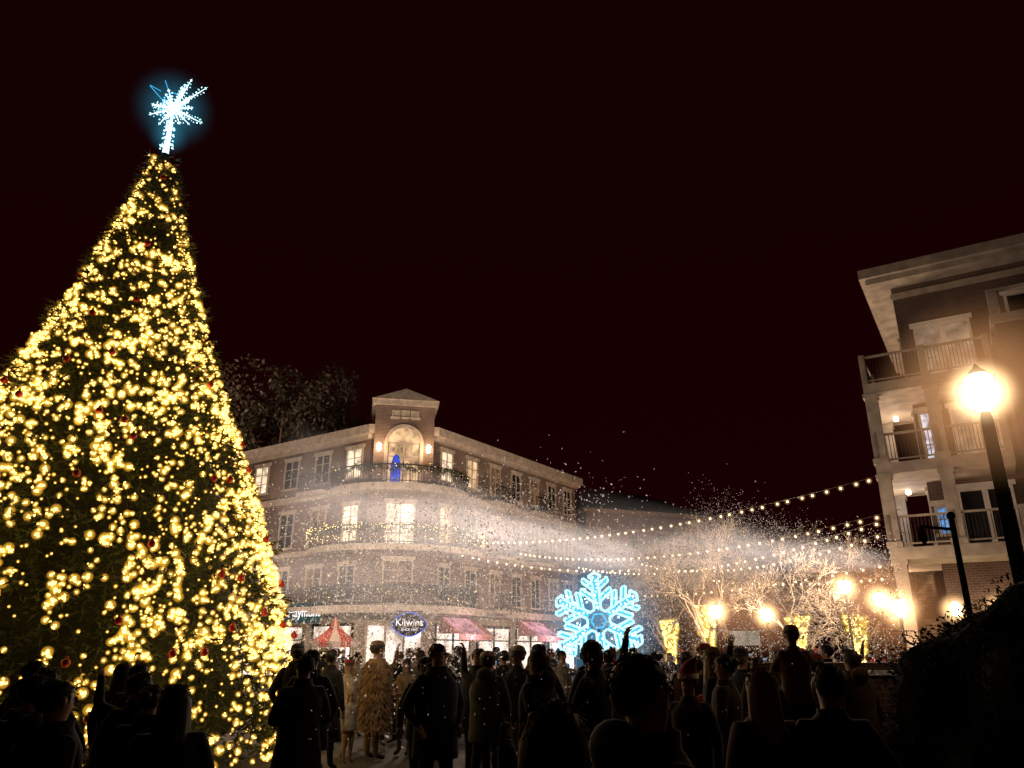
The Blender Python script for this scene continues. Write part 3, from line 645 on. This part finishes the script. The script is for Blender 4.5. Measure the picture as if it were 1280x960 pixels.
def body(name,pz):
    P={k:Vector(v) for k,v in POSES[pz].items()}
    J=[];Rr=[];E=[];cl=[]
    def j(p,r): J.append(Vector(p)); Rr.append(r if hasattr(r,'__len__') else (r,r)); return len(J)-1
    def e(a,b,c): E.append((a,b)); cl.append(c)
    pel=j((0,0,.96),(.155,.115)); sp=j((0,.0,1.14),(.145,.105)); ch=j((0,.0,1.33),(.165,.115)); nb=j((0,.01,1.46),(.075,.07)); nk=j((0,.0,1.53),(.056,.058))
    ja=j((0,-.018,1.60),(.064,.078)); hd=j((0,-.008,1.665),(.076,.093)); tp=j((0,.004,1.715),(.064,.078))
    e(pel,sp,2);e(sp,ch,2);e(ch,nb,2);e(nb,nk,0);e(nk,ja,0);e(ja,hd,0);e(hd,tp,0)
    hands=[]
    for s_,el,wr,kn,an in ((1,'LE','LW','LK','LA'),(-1,'RE','RW','RK','RA')):
        sh=j((.165*s_,.01,1.41),.08); a=j(P[el],.056); wv=P[wr]; b=j(wv,.036); d=(wv-P[el]).normalized(); h=j(wv+d*.07,(.034,.022))
        e(ch,sh,2);e(sh,a,2);e(a,b,2);e(b,h,0); hands.append((wv+d*.07,d,s_))
        hp=j((.092*s_,0,.88) if pz!='ride' else (.10*s_,-.05,.93),.098); k=j(P[kn],.068); c_=j(P[kn]*.45+P[an]*.55+Vector((0,.02,.02)),.056); an_=j(P[an],.045); to=j(P[an]+Vector((.015*s_,-.15,-.05)),.038)
        e(pel,hp,1);e(hp,k,1);e(k,c_,1);e(c_,an_,1);e(an_,to,3)
    me=bpy.data.meshes.new('sk'); me.from_pydata([tuple(x) for x in J],E,[]); ob=bpy.data.objects.new('sk',me); COL.objects.link(ob)
    md=ob.modifiers.new('s','SKIN'); md.use_smooth_shade=True
    for i,sv in enumerate(me.skin_vertices[0].data): sv.radius=Rr[i]; sv.use_root=(i==0)
    sb=ob.modifiers.new('b','SUBSURF'); sb.levels=2; sb.render_levels=2
    bpy.context.view_layer.update()
    m2=bpy.data.meshes.new_from_object(ob.evaluated_get(bpy.context.evaluated_depsgraph_get())); bpy.data.objects.remove(ob)
    w=MB(); vs=[v.co.copy() for v in m2.vertices]; w.add(vs,[tuple(p.vertices) for p in m2.polygons],0,True)
    for i,p in enumerate(m2.polygons):
        c=p.center; best=min(range(len(E)),key=lambda k:segd(c,J[E[k][0]],J[E[k][1]])-min(Rr[E[k][0]][0],Rr[E[k][1]][0])*.8)
        w.m[i]=cl[best]
    for h,d,s_ in hands:
        up=Vector((0,0,1)) if abs(d.z)<.8 else Vector((0,-1,0)); side=d.cross(up).normalized(); nn=side.cross(d).normalized()
        if abs(d.z)>=.8: side,nn=nn,side*s_*-1
        for k,(of,L) in enumerate(((-.027,.062),(-.009,.074),(.009,.07),(.027,.055))):
            a=h+side*of-d*.01; w.tube([a,a+d*L*.5+nn*-.004,a+d*L*.85-nn*.018,a+d*L*1.05-nn*.038],[.0095,.009,.008,.006],6,0)
        a=h-d*.045-side*.022; w.tube([a,a-side*.028+d*.02-nn*.008,a-side*.034+d*.055-nn*.02],[.011,.010,.007],6,0)
    for s_ in (-1,1):
        w.sph((.031*s_,-.091,1.672),(.014,.008,.009),4,8,6); w.sph((.083*s_,.005,1.655),(.014,.022,.035),0,8,6); w.tube([(.048*s_,-.088,1.692),(.018*s_,-.098,1.694)],.005,5,5)
    w.tube([(0,-.094,1.68),(0,-.116,1.648),(0,-.100,1.638)],[.010,.016,.010],8,0); w.tube([(-.026,-.089,1.606),(0,-.098,1.606),(.026,-.089,1.606)],[.004,.008,.004],6,6)
    return w
def hairmesh(style):
    w=MB(); c=(0,.012,1.672); r=(.091,.110,.106); nu,nv=30,20; vs=[];fs=[]
    for jx in range(nv+1):
        t=math.pi*jx/nv
        for i in range(nu):
            a=2*math.pi*i/nu; x=r[0]*math.sin(t)*math.cos(a); y=r[1]*math.sin(t)*math.sin(a); z=r[2]*math.cos(t)
            nzv=1+.04*noise.noise(Vector((x*20+3,y*20,z*20)))
            x*=nzv;y*=nzv;z*=nzv
            if style=='long' and t>1.5: 
                k=(t-1.5)/1.64; fl=1+.10*math.sin(a*9)*k; x=r[0]*math.cos(a)*(1.08+.06*math.sin(k*3))*fl; y=(abs(r[1]*math.sin(a))*.95 if math.sin(a)>0 else r[1]*math.sin(a)*.3)*fl+.02*k; z=-.02-.30*k
            vs.append((c[0]+x,c[1]+y,c[2]+z))
    for jx in range(nv):
        for i in range(nu):
            q_=(jx*nu+i,jx*nu+(i+1)%nu,(jx+1)*nu+(i+1)%nu,(jx+1)*nu+i)
            cx=sum(vs[k][0] for k in q_)/4; cy=sum(vs[k][1] for k in q_)/4; cz=sum(vs[k][2] for k in q_)/4
            if cy<-.035 and cz<1.708: continue
            if style!='long' and cz<1.645-.045*(cy>.05): continue
            if style=='long' and cy<-.01 and cz<1.66 and abs(cx)<.06: continue
            fs.append(q_)
    w.add(vs,fs,0,True)
    for i in range(260):
        a=random.uniform(0,2*math.pi); t=random.uniform(0,1.6); n_=Vector((math.sin(t)*math.cos(a),math.sin(t)*math.sin(a),math.cos(t)))
        if n_.y<-.4 and n_.z<.5: continue
        p=Vector(c)+Vector((n_.x*r[0],n_.y*r[1],n_.z*r[2])); dn=Vector((n_.x*n_.z,n_.y*n_.z,-(1-n_.z**2)))+Vector((random.gauss(0,.25),.1,0)); d=dn.normalized()*.03
        w.tube([p-n_*.002,p+d*.5+n_*.0015,p+d+n_*random.uniform(-.004,.005)],[.0035,.003,.0006],3,0)
    if style=='bun': w.sph((0,.125,1.70),.04,0,10,8)
    return w.mesh('hair',[bpy.data.materials.new('x')])
def hatmesh(style):
    w=MB(); n=16
    def ring(z,rx,ry,cx=0,cy=.008): return [(cx+rx*math.cos(2*math.pi*i/n),cy+ry*math.sin(2*math.pi*i/n),z) for i in range(n)]
    def loft(rs,m):
        vs=[p for r_ in rs for p in r_]; fs=[(k*n+i,k*n+(i+1)%n,(k+1)*n+(i+1)%n,(k+1)*n+i) for k in range(len(rs)-1) for i in range(n)]+[tuple(range((len(rs)-1)*n,len(rs)*n))]
        w.add(vs,fs,m,True)
    if style=='beanie':
        loft([ring(1.69,.096,.115),ring(1.735,.096,.115)],1); loft([ring(1.73,.095,.113),ring(1.765,.088,.103),ring(1.79,.068,.08),ring(1.803,.035,.04),ring(1.807,.01,.01)],0)
    elif style=='santa':
        loft([ring(1.69,.105,.122),ring(1.74,.105,.122)],1); loft([ring(1.735,.098,.112),ring(1.80,.078,.085,.01),ring(1.86,.05,.055,.04),ring(1.89,.03,.03,.09),ring(1.86,.015,.015,.13)],0); w.sph((.135,.01,1.85),.032,1,10,8)
    else:
        loft([ring(1.70,.096,.114),ring(1.75,.094,.108),ring(1.785,.07,.08),ring(1.80,.02,.02)],0); w.add([(-.07,-.09,1.71),(.07,-.09,1.71),(.05,-.175,1.70),(-.05,-.175,1.70)],[(0,1,2,3)],0)
    me=w.mesh('hat',[bpy.data.materials.new('x'),bpy.data.materials.new('y')]); return me
def coatmesh(kind):
    w=MB(); n=22
    rs={'jacket':[(.80,.195,.15),(.86,.20,.155),(1.0,.188,.148),(1.15,.182,.142),(1.30,.205,.148),(1.39,.20,.135),(1.45,.135,.11),(1.50,.082,.082),(1.53,.078,.08)],
        'long coat':[(.42,.26,.20),(.6,.24,.185),(.85,.215,.165),(1.0,.19,.15),(1.15,.18,.142),(1.30,.205,.148),(1.39,.20,.135),(1.45,.135,.11),(1.50,.085,.085),(1.55,.08,.085)],
        'hooded parka':[(.66,.235,.19),(.7,.24,.19),(.9,.225,.175),(1.1,.215,.165),(1.28,.23,.17),(1.39,.215,.155),(1.45,.16,.135),(1.50,.11,.115),(1.55,.105,.12)],
        'fluffy coat':[(.45,.27,.22),(.7,.26,.2),(.85,.24,.19),(1.1,.22,.17),(1.3,.235,.17),(1.4,.22,.16),(1.47,.15,.13),(1.52,.12,.12)]}[kind]
    vs=[];fs=[]
    for k,(z,rx,ry) in enumerate(rs):
        for i in range(n):
            a=2*math.pi*i/n; f=1+.045*noise.noise(Vector((math.cos(a)*2.5,math.sin(a)*2.5,z*5)))*(2.5 if kind=='fluffy coat' else 1); vs.append((rx*f*math.cos(a),ry*f*math.sin(a),z))
    for k in range(len(rs)-1):
        for i in range(n): fs.append((k*n+i,k*n+(i+1)%n,(k+1)*n+(i+1)%n,(k+1)*n+i))
    fs.append(tuple(range(n))[::-1]); w.add(vs,fs,0,True)
    if kind=='hooded parka': w.sph((0,.12,1.50),(.11,.07,.09),0,12,8)
    if kind=='fluffy coat':
        for i in range(2600):
            a=random.uniform(0,6.28); z=random.uniform(.45,1.48); rr=.25-.04*(z-.45) if z<1.4 else .17
            p=Vector((rr*1.02*math.cos(a),rr*.80*math.sin(a),z)); d=Vector((math.cos(a)*.5,math.sin(a)*.5,-1)).normalized()*.09; e=Vector((-math.sin(a),math.cos(a),0))*.014
            w.add([p-e,p+e,p+d+Vector((math.cos(a),math.sin(a),0))*.03],[(0,1,2)],0)
    if kind=='jacket': w.tube([(0,-.150,.82),(0,-.146,1.15),(0,-.15,1.3),(0,-.12,1.44)],.006,4,0)
    return w.mesh('coat',[bpy.data.materials.new('x')])
BODY={k:body(k,k) for k in POSES}
BM={k:b.mesh('body',[bpy.data.materials.new('s%d'%i) for i in range(7)]) for k,b in BODY.items()}
HAIR={k:hairmesh(k) for k in ('short','long','bun')}; HAT={k:hatmesh(k) for k in ('beanie','santa','cap')}; COAT={k:coatmesh(k) for k in ('jacket','long coat','hooded parka','fluffy coat')}
cols={'black':(.012,.011,.012),'navy':(.015,.018,.04),'grey':(.06,.06,.062),'brown':(.07,.04,.024),'tan':(.24,.165,.10),'red':(.30,.03,.03),'cream':(.46,.41,.35),'olive':(.05,.05,.025),'blue':(.03,.10,.25),'gold':(.30,.19,.095),'maroon':(.06,.012,.016)}
CM={k:mat('cloth_'+k,v,.9,.45,9,bump=.3) for k,v in cols.items()}
hcols={'dark':(.014,.01,.008),'brown':(.05,.028,.015),'blond':(.26,.17,.08)}
HM={k:mat('hair_'+k,v,.6,.5,40,bump=.4) for k,v in hcols.items()}
M['lips']=mat('lips',(.35,.12,.1),.5,.1,5,bump=0)
M['fur']=mat('white_fur',(.7,.65,.6),.95,.2,30,bump=.5)
def setm(o,ms):
    for i,m_ in enumerate(ms): o.material_slots[i].link='OBJECT'; o.material_slots[i].material=m_
pt={'stand':'standing with arms at sides','pockets':'standing with hands in pockets','phone':'holding up both hands at chest height','hold_legs':'carrying a child on the shoulders','ride':'child riding on an adult\'s shoulders','walk':'walking mid-stride','point':'lifting one arm to point','wave':'raising one arm overhead','hold':'standing with hands held together'}
PH=MB(); PH.box(-.038,.038,-.006,.006,-.075,.075); 
M['phonecase']=mat('phone_case',(.03,.03,.035),.3,.1,4,bump=0); M['screen']=emis('phone_screen',(.45,.65,1),.25,'NONE',.7,20)
PH.box(-.034,.034,.0065,.0075,-.068,.068,1); PHM=PH.mesh('phone',[M['phonecase'],M['screen']])
placed=[]
def person(x,y,rz,pose='stand',coat='jacket',cc='black',pc='black',hair='short',hc='dark',hat=None,hatc='red',sc=1.0,wide=1.0,skin='skin',z0=0):
    lab=f"person in {cc} {coat}, {hair} {hc} hair"+(f", {hatc} {hat if hat!='santa' else 'pointed festive hat'}" if hat else '')+f", {pt[pose]}"
    lab=' '.join(lab.split()[:12])
    T=thing('person',lab,'person',(x,y,z0),rz,'crowd gathered in the square',sc=(sc*wide,sc*wide,sc))
    b=put(BM[pose],'body',T); setm(b,[M[skin],CM[pc],CM[cc],M['shoe'],M['eye'],HM[hc],M['lips']])
    c=put(COAT[coat],'coat',T); setm(c,[CM[cc]])
    h=put(HAIR[hair],'hair',T); setm(h,[HM[hc]])
    if hat: k=put(HAT[hat],'hat',T); setm(k,[CM[hatc],M['fur'] if hat=='santa' else CM['grey']])
    if pose=='phone':
        rm=Matrix.Rotation(rz,2)@Vector((0,-.42))*sc*wide
        T2=thing('phone','dark smartphone with lit screen held up by a person','phone',(x+rm.x,y+rm.y,1.56*sc),rz,'phones held up in the crowd',me=PHM)
        T2.rotation_euler=(0,math.pi/2,rz)
    placed.append((x,y)); return T
pi=math.pi
person(.415,2.6,pi-1.0,'pockets','hooded parka','black','black','short','dark',sc=.98,wide=1.0)
person(.11,2.25,pi+.1,'stand','long coat','black','black','long','dark',sc=.915,wide=1.05)
person(1.43,4.7,pi+.2,'stand','long coat','maroon','black','long','blond',sc=.94)
person(1.78,4.6,pi-.1,'pockets','jacket','black','black','short','dark',sc=.95,wide=1.02)
person(2.42,7.0,pi,'hold_legs','jacket','brown','black','short','brown',sc=.98,wide=1.05)
person(2.42,6.93,pi,'ride','jacket','tan','navy','short','blond','beanie','cream',sc=.64,wide=1.05,z0=.82)
person(1.60,7.4,pi+2.6,'stand','jacket','grey','black','short','brown','santa','red',sc=.9)
person(.30,3.9,pi,'hold','jacket','blue','black','short','brown',sc=.78)
for x,y,pz,ct,cc,hr,s_ in ((-2.55,4.6,'pockets','hooded parka','black','short',.90),(-2.05,5.0,'stand','jacket','black','long',.88),(-3.1,5.3,'pockets','jacket','black','short',.91),(-2.6,5.9,'stand','long coat','black','bun',.86),(-3.55,6.2,'pockets','hooded parka','black','short',.92),(-3.0,6.6,'stand','long coat','black','short',.90),(-4.1,7.2,'stand','hooded parka','black','long',.90),(-3.5,7.6,'wave','jacket','black','short',.86),(-4.7,8.0,'pockets','hooded parka','black','short',.94),(-2.1,8.2,'hold','long coat','black','short',.97),(-2.45,9.9,'pockets','hooded parka','black','short',1.0),(-4.3,9.0,'stand','long coat','black','long',.92),(-3.9,8.5,'stand','jacket','black','short',.92)):
    person(x,y,pi+random.uniform(-.6,.6),pz,ct,cc,'black',hr,'dark',sc=s_,wide=1.12)
person(-3.25,12.2,pi+.3,'pockets','hooded parka','black','black','short','dark','beanie','black',sc=1.04,wide=1.05)
person(-2.95,13.2,pi-.4,'stand','long coat','black','black','short','dark',sc=1.0)
person(-2.4,14.4,2.3,'hold','fluffy coat','gold','tan','short','brown','beanie','tan',sc=1.08,wide=1.12)
person(-3.0,14.9,-.2,'walk','jacket','cream','tan','long','blond','beanie','red',sc=.9)
person(-2.75,14.0,.8,'stand','jacket','cream','tan','long','blond',None,sc=.62)
person(-1.95,15.0,-.4,'hold','jacket','tan','grey','long','brown',None,sc=.92)
person(-2.7,16.3,.4,'wave','hooded parka','tan','navy','short','brown','beanie','red',sc=1.0)
person(-1.5,16.6,.3,'pockets','jacket','cream','brown','short','blond',None,sc=.98)
person(-.7,15.9,-.3,'walk','jacket','red','navy','long','blond',None,sc=.7)
person(-1.25,13.6,pi,'pockets','hooded parka','black','black','short','dark',sc=1.02,wide=1.1)
person(-1.75,15.6,pi-.5,'stand','jacket','grey','navy','short','brown',sc=1.0)
person(-.6,13.2,.2,'hold','jacket','tan','navy','short','blond',sc=.62)
person(-.15,14.8,pi+.5,'phone','jacket','black','navy','short','dark',sc=1.0)
person(.35,13.6,pi-.3,'stand','jacket','grey','black','long','brown',sc=.96)
person(.95,15.4,.5,'point','jacket','cream','black','short','brown',sc=1.0)
person(1.5,12.6,pi,'pockets','hooded parka','navy','black','short','dark',sc=1.0)
person(.7,18.2,pi-.2,'stand','jacket','red','black','long','brown','santa','red',sc=1.0)
person(2.6,11.4,pi+.3,'stand','jacket','black','navy','bun','dark',sc=.95)
person(3.1,10.2,pi-.6,'hold','long coat','brown','black','long','brown',sc=.95)
def rnd_person(x,y,dark=False,bias=.5):
    rz=pi+random.gauss(0,.8) if random.random()<bias else random.uniform(-2,2)
    hat=random.choice([None,None,None,None,None,'beanie','beanie','cap'])
    if random.random()<.04: hat='santa'
    if dark: cc=random.choice(['black','black','black','navy','maroon','black','brown','grey'])
    else: cc=random.choice(['black','black','cream','navy','grey','brown','tan','red','black','cream','maroon','navy','red'])
    person(x,y,rz,random.choice(['stand','pockets','pockets','hold','walk','walk','phone','point','wave']),random.choice(['jacket','hooded parka','long coat','hooded parka','jacket']),cc,random.choice(['black','navy','black','brown']),random.choice(['short','short','long','bun']),random.choice(['dark','dark','brown','brown','blond']),hat,random.choice(['red','grey','cream','navy']) if hat!='santa' else 'red',sc=random.uniform(.58,.80) if random.random()<.36 else random.uniform(.88,1.07),wide=random.choice([1,1.05,1.12]),skin=random.choice(['skin','skin','skin2']))
def scatter(n,a0,a1,y0,y1,gap,dark=False):
    c=0;tr=0
    while c<n and tr<4000:
        tr+=1; y=random.uniform(y0,y1); x=random.uniform(a0,a1)*y
        if math.hypot(x-TX,y-TY)<4.25 or any(math.hypot(x-p[0],y-p[1])<gap for p in placed) or math.hypot(x-SX,y-SY)<1.0: continue
        if 3.5<x<6.5 and 11.5<y<13.2: continue
        if y<14.3 and -.225<x/y<-.11: continue
        if y<14.3 and x/y<-.29: continue
        if y<10 and .11<x/y<.25: continue
        if y<10 and .28<x/y<.40: continue
        if math.hypot(x+8.1,y-36.5)<1.6: continue
        rnd_person(x,y,dark); c+=1
scatter(6,-.10,.30,6.6,9,.5,True); scatter(20,-.11,.30,9.5,15.5,.42,True)
scatter(48,-.25,.20,15.5,22,.46); scatter(34,-.26,.24,22,34,.7); scatter(46,.19,.46,20,30,.6); scatter(18,.2,.42,8.5,16,.6,True)

# ------------------------------------------------------------ falling snow (blown flakes)
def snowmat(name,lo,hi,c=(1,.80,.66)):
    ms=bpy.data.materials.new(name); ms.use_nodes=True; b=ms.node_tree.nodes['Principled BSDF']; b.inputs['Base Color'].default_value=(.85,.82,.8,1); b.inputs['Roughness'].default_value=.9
    b.inputs['Emission Color'].default_value=(*c,1); ms.cycles.emission_sampling='NONE'  # flakes emit slightly to stand in for lamplight on them
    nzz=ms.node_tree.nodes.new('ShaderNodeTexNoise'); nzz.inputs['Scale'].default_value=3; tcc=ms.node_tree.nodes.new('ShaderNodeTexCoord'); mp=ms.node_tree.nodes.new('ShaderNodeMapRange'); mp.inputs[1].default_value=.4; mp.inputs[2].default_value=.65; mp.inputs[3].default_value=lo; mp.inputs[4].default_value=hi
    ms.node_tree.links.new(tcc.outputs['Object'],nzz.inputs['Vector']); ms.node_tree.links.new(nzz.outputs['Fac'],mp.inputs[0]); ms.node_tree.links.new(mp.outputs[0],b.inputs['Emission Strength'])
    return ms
rg=np.random.default_rng(5)
P=[];Z=[]
def addp(a,b_,y,s_): P.append(np.stack([a*y,y,EYE+b_*y],1)); Z.append(s_)
def flush(name,m,lab):
    global P,Z
    P_=np.concatenate(P);Z_=np.concatenate(Z); N=len(P_); P=[];Z=[]
    tri=rg.normal(size=(N,4,3)); tri/=np.linalg.norm(tri,axis=2,keepdims=True); vv=(P_[:,None,:]+tri*Z_[:,None,None]).reshape(-1,3)
    me=bpy.data.meshes.new(name); idx=np.arange(N)*4
    fc=np.concatenate([np.stack([idx,idx+1,idx+2],1),np.stack([idx,idx+2,idx+3],1),np.stack([idx,idx+3,idx+1],1),np.stack([idx+1,idx+3,idx+2],1)])
    me.from_pydata(vv.tolist(),[],fc.tolist()); me.materials.append(m)
    o=put(me,name); o['kind']='stuff'; o['label']=lab; o['category']='snow'
n=21000; y=rg.uniform(14,28,n); addp(rg.normal(-.11,.12,n),rg.uniform(-.05,.19,n)+rg.normal(0,.03,n),y,rg.uniform(.012,.036,n))
n=12000; y=rg.uniform(16,30,n); addp(rg.uniform(.10,.50,n),rg.uniform(-.02,.14,n)+rg.normal(0,.012,n),y,rg.uniform(.010,.028,n))
n=1400; y=rg.uniform(6,14,n); addp(rg.uniform(-.25,.4,n),rg.uniform(-.1,.18,n),y,rg.uniform(.003,.008,n))
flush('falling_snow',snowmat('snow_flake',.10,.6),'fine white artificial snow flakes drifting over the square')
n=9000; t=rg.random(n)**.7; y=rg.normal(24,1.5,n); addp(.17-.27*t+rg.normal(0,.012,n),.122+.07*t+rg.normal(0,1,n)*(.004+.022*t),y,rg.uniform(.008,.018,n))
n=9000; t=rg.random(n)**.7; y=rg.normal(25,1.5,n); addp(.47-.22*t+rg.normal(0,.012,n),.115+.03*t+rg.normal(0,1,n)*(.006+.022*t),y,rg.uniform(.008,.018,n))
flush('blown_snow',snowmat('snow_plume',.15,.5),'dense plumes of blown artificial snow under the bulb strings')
def plume(loc,end,rad_,dens,name='snow_mist',lab='pale cloud of fine artificial snow blown across the square',c=(1,.82,.73),nlo=.28):
    m=bpy.data.materials.new('snow_mist'); m.use_nodes=True; nt=m.node_tree; n=nt.nodes; l=nt.links; n.remove(n['Principled BSDF'])
    tc=n.new('ShaderNodeTexCoord'); sx=n.new('ShaderNodeSeparateXYZ'); l.new(tc.outputs['Object'],sx.inputs[0])
    def mth(op,a,b=None,cl=False):
        q_=n.new('ShaderNodeMath'); q_.operation=op; q_.use_clamp=cl
        for i,v in enumerate((a,b)):
            if v is None: continue
            if isinstance(v,(int,float)): q_.inputs[i].default_value=v
            else: l.new(v,q_.inputs[i])
        return q_.outputs[0]
    X,Y,Zz=sx.outputs
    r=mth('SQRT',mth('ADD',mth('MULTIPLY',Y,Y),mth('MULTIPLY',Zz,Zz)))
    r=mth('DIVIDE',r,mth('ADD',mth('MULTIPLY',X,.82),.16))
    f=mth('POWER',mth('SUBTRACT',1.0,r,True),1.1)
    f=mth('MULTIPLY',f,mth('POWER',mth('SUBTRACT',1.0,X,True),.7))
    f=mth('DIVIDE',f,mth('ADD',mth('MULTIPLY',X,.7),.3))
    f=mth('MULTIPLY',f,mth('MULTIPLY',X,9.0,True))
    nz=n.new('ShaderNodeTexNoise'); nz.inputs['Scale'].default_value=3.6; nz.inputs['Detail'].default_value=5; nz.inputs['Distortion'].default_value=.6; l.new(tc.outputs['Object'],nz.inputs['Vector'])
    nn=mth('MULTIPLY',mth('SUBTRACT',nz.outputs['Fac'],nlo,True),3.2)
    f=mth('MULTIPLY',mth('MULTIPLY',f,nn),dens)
    e=n.new('ShaderNodeEmission'); e.inputs[0].default_value=(*c,1); l.new(f,e.inputs[1]); l.new(e.outputs[0],n['Material Output'].inputs['Volume'])  # cloud glows by emission instead of scattering the lamplight
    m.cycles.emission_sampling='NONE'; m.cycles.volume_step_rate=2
    w=MB(); w.tube([(0,0,0),(.25,0,0),(1,0,0)],[.17,.38,1.0],16)
    a=Vector(loc); b=Vector(end); d=b-a; xq=d.normalized(); yq=Vector((0,0,1)).cross(xq).normalized(); zq=xq.cross(yq)
    rot=Matrix((xq,yq,zq)).transposed().to_4x4()
    o=put(w.mesh(name,[m]),name); o.matrix_world=Matrix.Translation(a)@rot@Matrix.Diagonal((d.length,rad_,rad_,1)); o['kind']='stuff'; o['label']=lab; o['category']='snow'
plume((4.6,25,4.5),(-7.5,24,6.4),2.7,.62)
plume((12.9,26,4.6),(2.0,25.5,5.2),2.0,.50)
plume((-10.5,27,4.5),(3.0,28,3.2),3.4,.12,nlo=.2)
plume((13.5,28,3.5),(1.5,29,4.2),3.2,.07,c=(1,.72,.52),nlo=.2)

# ------------------------------------------------------------ square lighting
light((-12,33,7),2100,(1,.70,.48),1.0); light((-2,31,7),2400,(1,.71,.50),1.0); light((7,44,6),1400,(1,.66,.42),.8); light((-20,44,6),800,(1,.68,.45),1)  # unseen fill lights added to brighten the facades, no fixtures
light((-2.6,12.6,3.2),62,(1,.76,.5),.5); light((11.5,31.5,6.0),850,(1,.74,.54),.8)  # added unseen: one for tree-bulb spill on the crowd, one for bare trees
light((9,19,6.5),340,(1,.70,.48),.8)  # unseen fill light added for the apartment building
for s_ in (4.5,13): p=Matrix.Rotation(th,2)@Vector((s_,-2.2))+C; light((p.x,p.y,2.6),130,(1,.62,.62),.4)
p=Matrix.Rotation(th,2)@Vector((-2.4,5))+C; light((p.x,p.y,2.6),130,(1,.8,.65),.4)
